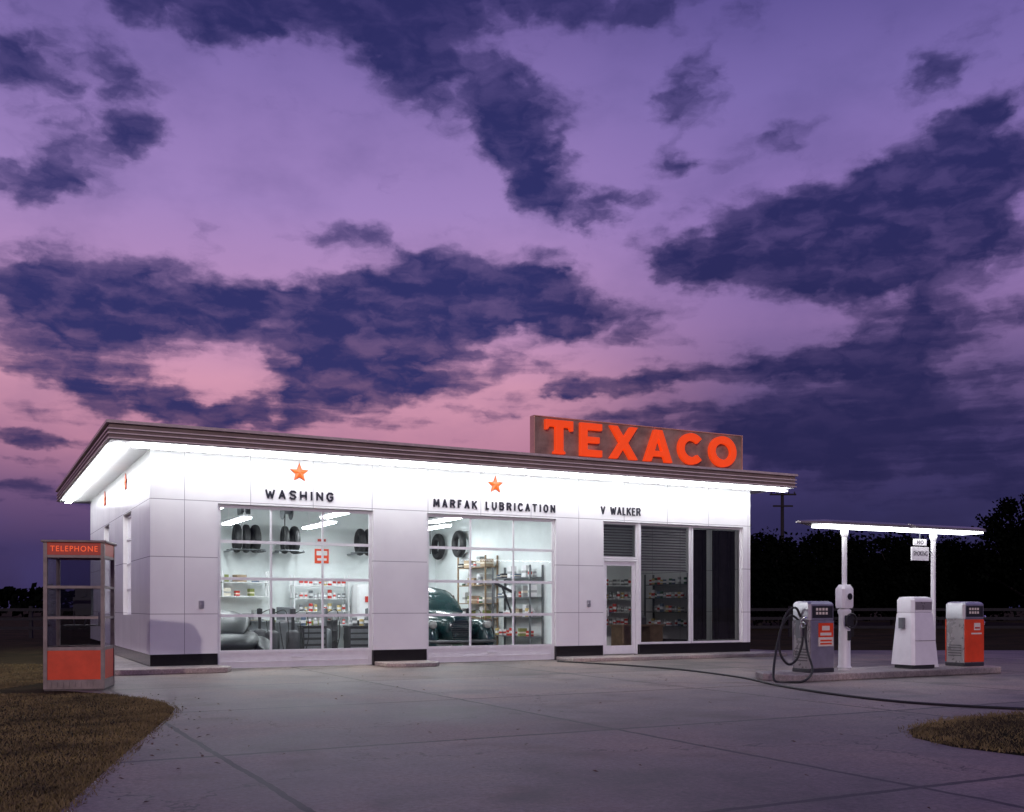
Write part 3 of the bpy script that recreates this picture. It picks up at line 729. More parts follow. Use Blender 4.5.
nt_ = mb.obj('notice_board', ['white', 'steel'], p2)
text('lettering', 'NO', 0.17, 0.07, 0.003, 'blackpaint', nt_, (-0.455, -0.014, 2.355)); text('lettering', 'SMOKING', 0.38, 0.09, 0.003, 'blackpaint', nt_, (-0.56, -0.016, 2.13))

mb = MB(); pts = [(1.05, 23.6), (1.9, 22.7), (2.73, 21.7), (3.5, 20.3), (4.1, 18.3), (4.3, 16.4), (4.75, 14.6), (5.4, 13.4), (6.6, 12.55)]
mb.tube([(*site(*q), 0.022) for q in pts], 0.017, smooth=8)
tag(mb.obj('signal_hose', 'rubber', smooth=60), 'long thin black signal hose lying across the concrete', 'hose')

# ---------------------------------------------------------------- cars in the bays
def ell(cx, y, z0, z1, hw, n=20, e=2.6):
    zc = (z0 + z1) / 2; hz = (z1 - z0) / 2; o = []
    for k in range(n):
        a = 2 * math.pi * k / n; c, s_ = math.cos(a), math.sin(a)
        o.append((cx + hw * math.copysign(abs(c) ** (2/e), c), y, zc + hz * math.copysign(abs(s_) ** (2/e), s_)))
    return o
def car(loc, label, paint, rz=0):
    C = thing('car', label, 'car', loc, rz)
    mb = MB()
    mb.loft([ell(0, y, a, b, w) for y, w, a, b in ((0.12, 0.20, 0.45, 0.85), (0.18, 0.34, 0.38, 1.0), (0.4, 0.42, 0.33, 1.07), (1.0, 0.50, 0.3, 1.13), (1.5, 0.62, 0.3, 1.17), (1.9, 0.80, 0.3, 1.18), (3.3, 0.82, 0.3, 1.16), (4.1, 0.66, 0.34, 1.0), (4.5, 0.45, 0.4, 0.85), (4.62, 0.25, 0.45, 0.7))])
    for sx in (-1, 1):
        for y0, L_, zz in ((0.0, 1.75, 0.93), (3.1, 1.45, 0.88)):
            mb.loft([ell(sx * 0.70, y0 + L_ * t, 0.28, 0.28 + (zz - 0.28) * hh, 0.20 * ww + 0.01) for t, hh, ww in ((0.02, 0.35, 0.3), (0.08, 0.72, 0.75), (0.22, 0.96, 1), (0.4, 1.0, 1), (0.6, 0.93, 1), (0.8, 0.7, 0.85), (1.0, 0.35, 0.3))])
    mb.obj('body', paint, C, smooth=50)
    mb = MB(); mb.loft([ell(0, y, a, b, w) for y, w, a, b in ((1.45, 0.66, 1.0, 1.18), (1.75, 0.68, 1.0, 1.48), (2.05, 0.69, 1.0, 1.68), (2.6, 0.68, 1.0, 1.74), (3.3, 0.64, 1.0, 1.66), (3.8, 0.50, 1.0, 1.34), (4.1, 0.35, 0.9, 1.05))]); mb.obj('roof', paint, C, smooth=50)
    for sx in (-1, 1):
        mb = MB(); mb.face([(sx * 0.04, 1.535, 1.22), (sx * 0.56, 1.60, 1.22), (sx * 0.52, 1.79, 1.46), (sx * 0.04, 1.76, 1.5)]); mb.obj('windscreen', 'steel', C, recalc=False)
        mb = MB(); mb.face([(sx * 0.71, 1.9, 1.22), (sx * 0.71, 3.1, 1.22), (sx * 0.67, 3.0, 1.5), (sx * 0.69, 2.05, 1.5)]); mb.obj('side_window', 'dark', C, recalc=False)
    mb = MB()
    for k in range(9):
        z = 0.48 + k * 0.05; mb.box(-0.24 + abs(k-4)*0.01, 0.24 - abs(k-4)*0.01, 0.09, 0.15, z, z + 0.010)
    mb.box(-0.010, 0.010, 0.10, 0.5, 1.0, 1.08)
    mb.obj('grille', 'trim', C)
    mb = MB(); mb.tube([(-0.85, 0.12, 0.42), (-0.6, -0.08, 0.42), (0, -0.12, 0.42), (0.6, -0.08, 0.42), (0.85, 0.12, 0.42)], 0.035); mb.obj('bumper', 'trim', C, smooth=60)
    for sx in (-1, 1):
        mb = MB(); mb.rev((sx * 0.68, 0.28, 0.80), 'y', [(0.05, 0.0), (0.09, -0.03), (0.10, -0.12), (0.10, -0.15)], 20, 1); mb.rev((sx * 0.68, 0.13, 0.80), 'y', [(0.09, 0), (0.07, -0.03), (0.03, -0.045)], 20, 0); mb.obj('headlight', ['lens', 'trim'], C, smooth=40)
        for y in (0.78, 3.75):
            wl = bpy.data.objects.new('wheel', None); COL.objects.link(wl); wl.parent = C; wl.location = (sx * 0.72, y, 0.34)
            mb = MB(); mb.torus((0, 0, 0), 'x', 0.25, 0.09, 24, 10); mb.obj('tyre', 'rubber', wl, smooth=60)
            mb = MB(); mb.rev((0, 0, 0), 'x', [(0.18, -0.05), (0.19, 0), (0.18, 0.05), (0.08, 0.07), (0.03, 0.09)]); mb.obj('rim', 'trim', wl, smooth=40)
    return C
c1 = car((7.22, 0.9, 0.03), 'dark teal rounded vintage sedan parked inside the service bay', 'carpaint'); c1.scale = (1.06, 1.04, 1.03)
c2 = car((1.80, 5.6, 0.03), 'low black vintage car backed into the washing bay', 'carpaint2', math.pi); c2.scale = (1.12, 1, 0.68)

# ---------------------------------------------------------------- workshop contents
mb = MB(); mb.torus((0, 0, 0), 'x', 0.29, 0.095, 28, 10, flat=1.0)
mb.torus((0, 0, 0), 'x', 0.345, 0.055, 28, 8, flat=1.5)
tyre_me = mb.mesh('tyre', ['rubber'], 60)
def tyre(x, y, z, rz=0, rx=0, lb='black rubber tyre hung high on the workshop wall'):
    o = bpy.data.objects.new('tyre', tyre_me); COL.objects.link(o); o.location = (x, y, z); o.rotation_euler = (rx, 0, rz)
    tag(o, lb, 'tyre', 'tyres stored in the workshop')
for x in (3.38, 3.63, 3.88, 4.72, 4.99, 6.95, 7.2): tyre(x, 7.45, 3.17, R.uniform(-0.15, 0.15))
for y in (5.9, 7.4): tyre(9.42, y, 3.1, 0)
for x, y in ((5.1, 6.9), (3.0, 6.6), (6.6, 6.8)): tyre(x, y, 0.4, R.uniform(0.3, 1.2), 0, 'black rubber tyre standing on the workshop floor')
def tyre_rack(x0, x1):
    mb = MB(); mb.tube([(x0, 7.2, 2.86), (x1, 7.2, 2.86)], 0.02, smooth=1); mb.tube([(x0, 7.7, 2.86), (x1, 7.7, 2.86)], 0.02, smooth=1)
    for x in (x0, x1): mb.box(x - 0.02, x + 0.02, 7.18, 7.99, 2.80, 2.84)
    tag(mb.obj('tyre_rack', 'steel'), 'steel wall rack holding upright tyres', 'rack')
tyre_rack(3.15, 4.1); tyre_rack(4.5, 5.2); tyre_rack(6.75, 7.45)

def shelf(name, loc, w, dpt, zs, mt, label, rotz=0):
    S = thing(name, label, 'shelf', loc, rotz); mb = MB()
    for x in (0, w - 0.04):
        for y in (0, dpt - 0.04): mb.box(x, x + 0.04, y, y + 0.04, 0, zs[-1] + 0.3)
    mb.obj('frame', mt, S)
    for z in zs: bx('shelf_board', mt, S, 0.0, w, -0.004, dpt + 0.004, z - 0.025, z)
    return S
can_me = []
for c in ('red', 'white', 'green', 'blue', 'yellow', 'steel', 'tin'):
    mb = MB(); mb.rev((0, 0, 0), 'z', [(0.048, 0), (0.052, 0.008), (0.052, 0.14), (0.048, 0.15)], 12, 0); mb.rev((0, 0, 0.045), 'z', [(0.0525, 0), (0.0525, 0.05)], 12, 1)
    can_me.append((c, mb.mesh('oil_can', [c, 'white' if c != 'white' else 'red'], 40)))
def can(x, y, z, pale=False):
    c, me = can_me[R.choice((1, 1, 1, 6, 6, 0, 5, 4) if pale else (0, 1, 1, 2, 3, 4, 5, 6))]
    if c == 'steel': c = 'grey'
    o = bpy.data.objects.new('oil_can', me); COL.objects.link(o); o.location = (x, y, z); s_ = R.choice((1, 1, 1.2, 0.85)); o.scale = (s_, s_, s_ * R.uniform(0.9, 1.4))
    tag(o, {'white': 'white and red oil can standing on a shelf', 'tin': 'plain tin and white can standing on a shelf'}.get(c, c + ' and white oil can standing on a shelf'), 'oil can', 'oil cans on the shelves')
carton_me = []
for w_, d_, h_, mm in ((0.3, 0.25, 0.20, 'carton'), (0.16, 0.2, 0.28, 'tin'), (0.22, 0.22, 0.22, 'cream'), (0.12, 0.2, 0.20, 'olive'), (0.26, 0.25, 0.12, 'dark'), (0.12, 0.16, 0.14, 'red'), (0.14, 0.2, 0.30, 'white'), (0.2, 0.2, 0.1, 'blue')):
    mb = MB(); mb.box(-w_/2, w_/2, -d_/2, d_/2, 0, h_, 0); mb.box(-w_/2 - .002, w_/2 + .002, -d_/2 - .002, d_/2 + .002, h_*0.35, h_*0.55, 1)
    carton_me.append(mb.mesh('parts_box', [mm, 'cream' if mm not in ('cream', 'white') else 'tin']))
def carton(x, y, z, rz=0):
    o = bpy.data.objects.new('parts_box', R.choice(carton_me)); COL.objects.link(o); o.location = (x, y, z); o.rotation_euler = (0, 0, rz + R.uniform(-0.35, 0.35))
    tag(o, 'small printed parts box standing on a shelf', 'box', 'parts boxes on the shelves')
shelf('display_shelf', (4.95, 7.35, 0.03), 1.65, 0.4, [0.75, 1.12, 1.49, 1.86], 'white', 'white display shelf stacked with oil cans')
for z in (0.78, 1.15, 1.52, 1.89):
    for k in range(11):
        if R.random() < 0.88: can(5.06 + k * 0.14, 7.48, z, True)
shelf('parts_shelf', (9.58, 1.2, 0.03), 2.1, 0.4, [0.5, 1.0, 1.5, 2.0], 'steel', 'grey steel shelving crowded with parts boxes', math.radians(90))
shelf('parts_shelf', (9.58, 3.7, 0.03), 1.8, 0.4, [0.45, 0.95, 1.35, 1.85, 2.35], 'wood', 'tall wooden shelving with boxes and cans', math.radians(90))
shelf('parts_shelf', (3.0, 7.55, 1.55), 1.3, 0.3, [0.03, 0.42], 'white', 'white wall shelf holding small boxes')
for z in (1.583, 1.973):
    x = 3.15
    while x < 4.2: carton(x, 7.7, z); x += R.uniform(0.22, 0.5)
for y0, yl, zz in ((1.2, 2.0, (0.533, 1.033, 1.533, 2.033)), (3.7, 1.7, (0.483, 0.983, 1.383, 1.883, 2.383))):
    for z in zz:
        y = y0 + 0.16
        while y < y0 + yl:
            q = R.random()
            if q < 0.5: carton(9.36 + R.uniform(-0.05, 0.03), y, z, math.radians(90)); y += R.uniform(0.22, 0.42)
            elif q < 0.85: can(9.28, y, z, R.random() < 0.5); can(9.42, y + 0.02, z, True); y += R.uniform(0.12, 0.2)
            else: y += 0.2
def board(x, z, w, h, m1, m2, label):
    mb = MB(); mb.box(x, x + w, 7.97, 7.995, z, z + h, 0); mb.box(x + 0.05, x + w - 0.05, 7.96, 7.9695, z + h * 0.55, z + h - 0.06, 1); mb.box(x + 0.07, x + w - 0.07, 7.96, 7.9695, z + 0.08, z + h * 0.35, 1)
    tag(mb.obj('notice_board', [m1, m2]), label, 'notice board')
board(5.75, 2.55, 0.42, 0.42, 'orangepaint', 'white', 'orange and white notice board on the workshop wall')
board(5.78, 3.02, 0.35, 0.30, 'white', 'red', 'white and red notice board on the workshop wall')
board(7.8, 1.9, 0.7, 0.9, 'cream', 'blue', 'cream chart fixed to the workshop wall')
S = thing('drinks_machine', 'white drinks vending machine with red panel', 'vending machine', (7.1, 7.3, 0.03))
mb = MB(); mb.loft([rect_ring(0.38, 0.3, 0.05, 0.05), rect_ring(0.38, 0.3, 1.82, 0.05), rect_ring(0.34, 0.26, 1.9, 0.05)]); mb.obj('body', 'white', S, smooth=30)
bx('panel', 'red', S, -0.16, 0.16, -0.32, -0.302, 1.38, 1.55); bx('hatch', 'steel', S, -0.1, 0.25, -0.315, -0.302, 0.7, 1.15)
for x, y, c in ((4.35, 6.9, 'olive'), (3.7, 6.2, 'steel'), (6.3, 5.4, 'dark'), (8.6, 6.9, 'red'), (9.1, 6.4, 'steel'), (5.0, 5.6, 'olive'), (5.7, 6.6, 'dark')):
    mb = MB(); mb.rev((0, 0, 0), 'z', [(0.28, 0), (0.29, 0.02), (0.28, 0.04), (0.28, 0.28), (0.295, 0.3), (0.28, 0.32), (0.28, 0.56), (0.295, 0.58), (0.28, 0.6), (0.28, 0.84), (0.29, 0.86), (0.28, 0.88)], 24)
    mb.cyl((0.1, 0.1, 0.88), 0.03, 0.03)
    o = mb.obj('oil_drum', c, loc=(x, y, 0.03), smooth=40); tag(o, {'steel': 'grey', 'dark': 'black'}.get(c, c) + ' steel oil drum standing on the workshop floor', 'drum', 'oil drums in the workshop')
S = thing('workbench', 'wooden workbench with vice against the back wall', 'workbench', (2.6, 7.3, 0.03))
mb = MB(); mb.box(-0.1, 1.6, -0.1, 0.6, 0.82, 0.88)
for x in (0, 1.45):
    for y in (0, 0.5): mb.box(x, x + 0.07, y - 0.05, y + 0.02, 0, 0.82)
mb.obj('bench', 'wood', S); mb = MB(); mb.box(0.9, 1.1, -0.1, 0.1, 0.88, 1.02); mb.box(0.85, 1.15, -0.16, -0.1, 0.95, 1.06); mb.tube([(0.85, -0.2, 0.98), (1.15, -0.2, 0.98)], 0.012, smooth=1); mb.obj('vice', 'steel', S)
for x in (2.8, 3.1, 3.9): carton(x, 7.5, 0.915)
for x, y, c, cn in ((4.3, 3.4, 'dark', 'black'), (6.2, 4.0, 'steel', 'grey'), (5.2, 2.6, 'dark', 'black')):
    S = thing('tool_trolley', cn + ' wheeled tool trolley with drawers', 'tool trolley', (x, y, 0.03))
    mb = MB(); mb.box(-0.3, 0.3, -0.2, 0.2, 0.12, 0.75); mb.box(-0.32, 0.32, -0.22, 0.22, 0.755, 0.79); mb.obj('cabinet', c, S, bevel=0.01)
    for z in (0.2, 0.35, 0.5, 0.63):
        mb = MB(); mb.box(-0.26, 0.26, -0.212, -0.202, z, z + 0.09); mb.box(-0.1, 0.1, -0.225, -0.213, z + 0.06, z + 0.07); mb.obj('drawer', 'steel', S)
    for a in (-0.24, 0.24):
        for b in (-0.15, 0.15):
            mb = MB(); mb.cyl((a - 0.015, b, 0.055), 0.055, 0.03, 'x', 14); mb.obj('wheel', 'rubber', S)
    for k in range(4): can(x - 0.22 + k * 0.14, y + R.uniform(-0.08, 0.08), 0.822)
for x, y, c in ((3.3, 4.6, 'dark'), (4.9, 4.3, 'steel'), (8.8, 4.6, 'green'), (8.5, 3.3, 'dark'), (3.7, 3.0, 'dark'), (5.7, 3.3, 'steel'), (3.1, 2.6, 'dark')):
    S = thing('grease_stand', 'dark upright grease dispenser on a round base', 'grease dispenser', (x, y, 0.03), 0, 'grease dispensers in the workshop')
    mb = MB(); mb.rev((0, 0, 0), 'z', [(0.24, 0), (0.24, 0.05), (0.17, 0.08), (0.17, 0.62), (0.12, 0.68), (0.04, 0.7), (0.04, 1.05), (0.07, 1.08), (0.07, 1.2), (0.02, 1.22)]); mb.obj('body', c, S, smooth=40)
    mb = MB(); mb.tube([(0.05, 0, 1.1), (0.3, -0.05, 1.15), (0.36, -0.1, 0.6), (0.25, -0.15, 0.2), (0.18, -0.1, 0.6), (0.16, -0.05, 0.9)], 0.012); mb.obj('hose', 'rubber', S)
S = thing('tool_board', 'pale pegboard hung with hand tools', 'tool board', (7.6, 7.96, 0.9))
bx('board', 'cream', S, 0, 1.5, 0, 0.03, 0, 0.9)
for k in range(9):
    mb = MB(); x = 0.12 + k * 0.155; l = R.uniform(0.2, 0.5); mb.box(x - 0.012, x + 0.012, -0.02, -0.003, 0.75 - l, 0.75); mb.cyl((x, -0.02, 0.75), 0.035, 0.017, 'y', 10); mb.obj('hand_tool', 'steel', S)
S = thing('wheel_balancer', 'grey bench machine with round wheel plate', 'wheel balancer', (4.1, 5.0, 0.03))
mb = MB(); mb.box(-0.3, 0.3, -0.25, 0.25, 0, 0.85); mb.box(-0.22, 0.22, 0.1, 0.2, 0.85, 1.25); mb.obj('cabinet', 'steel', S, bevel=0.02)
mb = MB(); mb.cyl((0, 0, 0.85), 0.28, 0.06, 'z', 24); mb.cyl((0, 0, 0.9), 0.04, 0.2); mb.obj('plate', 'alu', S, smooth=40)
S = thing('engine_hoist', 'dark steel engine hoist standing in the workshop', 'engine hoist', (8.9, 1.5, 0.03))
mb = MB(); mb.tube([(0, 0, 0), (0, 0, 1.6)], 0.04, smooth=1); mb.tube([(0, 0, 1.6), (-0.5, 0.1, 1.85)], 0.035, smooth=1); mb.tube([(0, 0, 0.9), (-0.3, 0.05, 1.72)], 0.025, smooth=1)
mb.tube([(-0.4, -0.3, 0.05), (0.2, 0, 0.05)], 0.035, smooth=1); mb.tube([(-0.4, 0.35, 0.05), (0.2, 0, 0.05)], 0.035, smooth=1)
mb.obj('frame', 'dark', S); mb = MB(); mb.tube([(-0.5, 0.1, 1.85), (-0.5, 0.1, 1.3)], 0.012, smooth=1); mb.torus((-0.5, 0.1, 1.26), 'y', 0.04, 0.01, 12, 6); mb.obj('hook', 'steel', S)
for x in (3.0, 4.1, 7.0, 8.2):
    S = thing('hose_reel', 'grey overhead hose reel hanging from the ceiling', 'hose reel', (x, 5.0, 3.75), 0, 'hose reels below the workshop ceiling')
    mb = MB(); mb.cyl((-0.12, 0, 0), 0.22, 0.02, 'x', 20); mb.cyl((0.10, 0, 0), 0.22, 0.02, 'x', 20); mb.cyl((-0.10, 0, 0), 0.08, 0.2, 'x', 12); mb.box(-0.02, 0.02, -0.02, 0.02, 0.0, 0.45); mb.obj('reel', 'steel', S)
    mb = MB(); mb.tube([(0, 0.17, 0), (0, 0.18, -0.4), (0, 0.16, -1.0)], 0.015); mb.obj('hose', 'rubber', S)
# office contents
shelf('display_shelf', (13.1, 4.6, 0.03), 1.75, 0.35, [0.7, 1.1, 1.5, 1.9], 'white', 'white office shelf with rows of oil cans')
for z in (0.73, 1.13, 1.53, 1.93):
    for k in range(12): can(13.2 + k * 0.14, 4.72, z, True)
shelf('display_shelf', (14.96, 1.9, 0.03), 2.1, 0.35, [0.7, 1.1, 1.5, 1.9], 'steel', 'grey office shelf with rows of cans', math.radians(90))
for z in (0.73, 1.13, 1.53, 1.93):
    for k in range(14):
        if R.random() < 0.75: can(14.72, 2.0 + k * 0.14, z)
S = thing('counter_desk', 'low wooden sales desk inside the office', 'desk', (12.9, 1.9, 0.03))
mb = MB(); mb.box(-0.7, 0.7, -0.3, 0.3, 0.72, 0.77); mb.box(-0.66, -0.25, -0.27, 0.27, 0, 0.72); mb.box(0.25, 0.66, -0.27, 0.27, 0, 0.72); mb.obj('desk', 'wood', S)
mb = MB(); mb.box(-0.2, 0.2, -0.15, 0.15, 0.77, 0.95); mb.prism([(-0.15, 0.95), (0.15, 0.95), (0.1, 1.15)], -0.18, 0.18, 'yz'); mb.obj('cash_register', 'steel', S)

# ---------------------------------------------------------------- fences
def fence(x0, x1, y, label):
    F = thing('fence', label, 'fence', (*site(x0, y), 0), -math.atan2(SA, CA)); L_ = x1 - x0; n = int(L_ / 2.4)
    for z in (0.35, 0.72, 1.09): bx('rail', 'fence', F, 0, L_, -0.02, 0.02, z, z + 0.12)
    for k in range(n + 1):
        bx('post', 'fence', F, -0.06, 0.06, 0.022, 0.14, 0, 1.3, loc=(k * L_ / n, 0, 0))
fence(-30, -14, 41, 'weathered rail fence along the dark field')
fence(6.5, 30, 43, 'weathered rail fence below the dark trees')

px, py = site(16.4, 62)
U = thing('utility_pole', 'tall dark wooden utility pole with crossarms', 'utility pole', (px, py, 0), -0.48)
mb = MB(); mb.cyl((0, 0, 0), 0.14, 8.6, r2=0.09); mb.obj('pole', 'bark', U, smooth=40)
bx('crossarm', 'bark', U, -0.8, 0.8, -0.17, -0.10, 8.0, 8.10); bx('crossarm', 'bark', U, -0.6, 0.6, -0.17, -0.10, 7.3, 7.4)
for x in (-0.7, -0.35, 0.35, 0.7):
    mb = MB(); mb.rev((x, -0.135, 8.10), 'z', [(0.03, 0), (0.05, 0.05), (0.03, 0.12)], 10); mb.obj('insulator', 'dark', U)

# ---------------------------------------------------------------- trees
def tree_meshes(seed, H, rad, zc):
    r = random.Random(seed); tb = MB()
    tb.tube([(0, 0, 0), (0.1, 0.05, H * 0.25), (-0.05, 0.1, H * 0.5), (0.1, 0, H * 0.85)], 0.2, radii=[0.26, 0.2, 0.13, 0.04])
    for k in range(9):
        a = r.uniform(0, 6.28); z0 = H * r.uniform(0.2, 0.5); l = rad * r.uniform(0.6, 0.95)
        tb.tube([(0, 0, z0), (math.cos(a)*l*0.5, math.sin(a)*l*0.5, z0 + H*0.14), (math.cos(a)*l, math.sin(a)*l, z0 + H*r.uniform(0.18, 0.35))], 0.06, seg=6, radii=[0.09, 0.06, 0.02])
    cb = MB()
    for k in range(130):
        while True:
            p = Vector((r.uniform(-1, 1), r.uniform(-1, 1), r.uniform(-1, 1)))
            if 0.2 < p.length < 0.92: break
        p = Vector((p.x * rad, p.y * rad, zc + p.z * (H - zc) * (1.0 if p.z > 0 else 0.8)))
        cr_ = r.uniform(0.5, 1.0)
        for j in range(90):
            q = Vector((r.gauss(0, 1), r.gauss(0, 1), r.gauss(0, 0.75))) * cr_ * 0.48 + p
            n = Vector((r.uniform(-1, 1), r.uniform(-1, 1), r.uniform(-1, 1))).normalized()
            a = n.orthogonal().normalized(); b = n.cross(a); s_ = r.uniform(0.08, 0.17)
            cb.face([q - a*s_, q + b*s_*0.7, q + a*s_, q - b*s_*0.7])
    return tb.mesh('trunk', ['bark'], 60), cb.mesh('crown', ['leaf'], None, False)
variants = [tree_meshes(3, 8.2, 3.6, 4.4), tree_meshes(5, 6.0, 3.0, 3.0), tree_meshes(9, 5.6, 2.8, 2.8)]
def tree(x, y, v, s=1.0, rz=0.0, lb='dark broad-crowned tree standing beyond the fence'):
    T = thing('tree', lb, 'tree', (*site(x, y), 0), rz, 'trees beyond the rail fence'); T.scale = (s, s, s)
    for nm, me in zip(('trunk', 'crown'), variants[v]):
        o = bpy.data.objects.new(nm, me); COL.objects.link(o); o.parent = T
tall = 'tall dark tree rising above the rest of the treeline'
tree(30.4, 60, 0, 0.96, 0.3, tall); tree(33.2, 61, 0, 1.0, 2.1, tall); tree(36.5, 62, 0, 1.0, 4.0, tall)
for i, (x, y) in enumerate(((14.0, 58), (17.0, 64), (19.2, 62), (21.4, 65), (23.6, 63), (25.6, 65), (28.0, 66), (31, 68), (11.5, 62))):
    tree(x, y, 1 + i % 2, 0.93 + 0.12 * R.random(), R.uniform(0, 6))
def woods(x0, x1, y, h, seed):
    r = random.Random(seed); mb = MB(); n = int((x1 - x0) * 60)
    hs = [h * r.uniform(0.7, 1.05) for _ in range(60)]
    for k in range(n):
        t = r.random(); i = t * 58; hh = hs[int(i)] * (1 - i % 1) + hs[int(i) + 1] * (i % 1)
        x = x0 + (x1 - x0) * t; z = hh * math.sqrt(r.random()) ; q = Vector((*site(x, y + r.uniform(-3, 3)), z))
        nn = Vector((r.uniform(-1, 1), r.uniform(-1, 1), r.uniform(-1, 1))).normalized(); a = nn.orthogonal().normalized(); b = nn.cross(a); s_ = r.uniform(0.3, 0.6)
        mb.face([q - a*s_, q + b*s_*0.7, q + a*s_, q - b*s_*0.7])
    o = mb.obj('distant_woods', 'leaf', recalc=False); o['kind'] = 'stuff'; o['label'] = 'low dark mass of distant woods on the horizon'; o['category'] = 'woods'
woods(-110, -30, 120, 3.6, 1); woods(10, 90, 90, 4.6, 2)

# ---------------------------------------------------------------- grass and leaves
def edge_x(y):
    E = left_edge
    for a, b in zip(E, E[1:]):
        if a[1] <= y <= b[1]: return a[0] + (b[0] - a[0]) * (y - a[1]) / (b[1] - a[1])
    return -8.0
def inpoly(x, y, P):
    c = False; j = len(P) - 1
    for i in range(len(P)):
        if (P[i][1] > y) != (P[j][1] > y) and x < (P[j][0]-P[i][0]) * (y-P[i][1]) / (P[j][1]-P[i][1]) + P[i][0]: c = not c
        j = i
    return c
def blade(mb, x, y, z, h):
    wx, wy = site(x, y); a = R.uniform(0, 6.28); w = R.uniform(0.002, 0.0045) * (1 + y / 12); l = h * R.uniform(0.2, 1.3)
    dx, dy = math.cos(a), math.sin(a); b = R.uniform(0, 6.28)
    mb.face([(wx - dx*w, wy - dy*w, z), (wx + dx*w, wy + dy*w, z), (wx + math.cos(b)*l, wy + math.sin(b)*l, z + h)])
mb = MB()
for k in range(120000):
    y = 5.8 + 17 * R.random() ** 1.7; x = edge_x(y) - R.random() ** 1.3 * (0.28 * y + 1.5) + R.gauss(0, 0.06)
    if 15 < y and inpoly(x, y, poly): continue
    blade(mb, x, y, 0.0, R.uniform(0.010, 0.032) * (1.5 if R.random() < 0.06 else 1))
o = mb.obj('grass', 'blade', recalc=False); o['kind'] = 'stuff'; o['label'] = 'short dry grass beside the concrete drive'; o['category'] = 'grass'
mb = MB(); n = 0
while n < 38000:
    x = R.uniform(3.8, 9.0); y = R.uniform(7.0, 13.1)
    if inpoly(x + R.gauss(0, .06), y + R.gauss(0, .06), patch): blade(mb, x, y, 0.015, R.uniform(0.015, 0.05)); n += 1
o = mb.obj('grass', 'blade', recalc=False); o['kind'] = 'stuff'; o['label'] = 'short dry grass on the verge between drives'; o['category'] = 'grass'
mb = MB()
for k in range(150):
    y = 6.5 + 13 * R.random(); x = R.uniform(-3.4, 0.42 * y)
    if R.random() < 0.5: x = edge_x(y) + abs(R.gauss(0, 0.5))
    wx, wy = site(x, y); a = R.uniform(0, 6.28); s_ = R.uniform(0.012, 0.03); c, d_ = math.cos(a) * s_, math.sin(a) * s_
    mb.face([(wx - c, wy - d_, 0.008), (wx + d_ * .5, wy - c * .5, 0.014 + s_*.3), (wx + c, wy + d_, 0.01 + s_ * 0.4), (wx - d_ * .5, wy + c * .5, 0.012)])
o = mb.obj('fallen_leaves', 'deadleaf', recalc=False); o['kind'] = 'stuff'; o['label'] = 'scattered dry leaves on the concrete'; o['category'] = 'leaves'

# ---------------------------------------------------------------- sky
world = bpy.data.worlds.new('World'); scene.world = world; world.use_nodes = True
try:
    world.cycles.sampling_method = 'MANUAL'; world.cycles.sample_map_resolution = 512
except Exception: pass
nt = world.node_tree; N = nt.nodes; L = nt.links; N.clear()
out = N.new('ShaderNodeOutputWorld'); bg = N.new('ShaderNodeBackground'); L.new(bg.outputs[0], out.inputs[0])
tc = N.new('ShaderNodeTexCoord'); sp = N.new('ShaderNodeSeparateXYZ'); L.new(tc.outputs['Generated'], sp.inputs[0])
DEG = 180 / math.pi
az = math_node(N, L, 'SUBTRACT', math_node(N, L, 'MULTIPLY', math_node(N, L, 'ARCTAN2', sp.outputs['X'], sp.outputs['Y']), DEG), 27.82)
el = math_node(N, L, 'MULTIPLY', math_node(N, L, 'ARCSINE', sp.outputs['Z']), DEG)
cb = N.new('ShaderNodeCombineXYZ'); L.new(az, cb.inputs[0]); L.new(el, cb.inputs[1]); P = cb.outputs[0]
def vscale(v, s):
    n = N.new('ShaderNodeVectorMath'); n.operation = 'MULTIPLY'; L.new(v, n.inputs[0]); n.inputs[1].default_value = s; return n.outputs[0]
def vadd(a, b):
    n = N.new('ShaderNodeVectorMath'); n.operation = 'ADD'; L.new(a, n.inputs[0])
    if isinstance(b, tuple): n.inputs[1].default_value = b
    else: L.new(b, n.inputs[1])
    return n.outputs[0]
def noise(v, s, det=6, ro=0.55, dist=0.0):
    n = N.new('ShaderNodeTexNoise'); n.inputs['Scale'].default_value = s; n.inputs['Detail'].default_value = det; n.inputs['Roughness'].default_value = ro; n.inputs['Distortion'].default_value = dist
    L.new(v, n.inputs['Vector']); return n
Ps = vscale(P, (1, 1.7, 1))
w1_ = vscale(vadd(noise(vadd(Ps, (31, 7, 0)), 0.16, 2).outputs['Color'], (-0.5, -0.5, -0.5)), (3.8, 2.6, 0))
w2_ = vscale(vadd(noise(Ps, 0.5, 4, 0.55).outputs['Color'], (-0.5, -0.5, -0.5)), (3.4, 2.2, 0))
Pw = vadd(vadd(P, w1_), w2_)
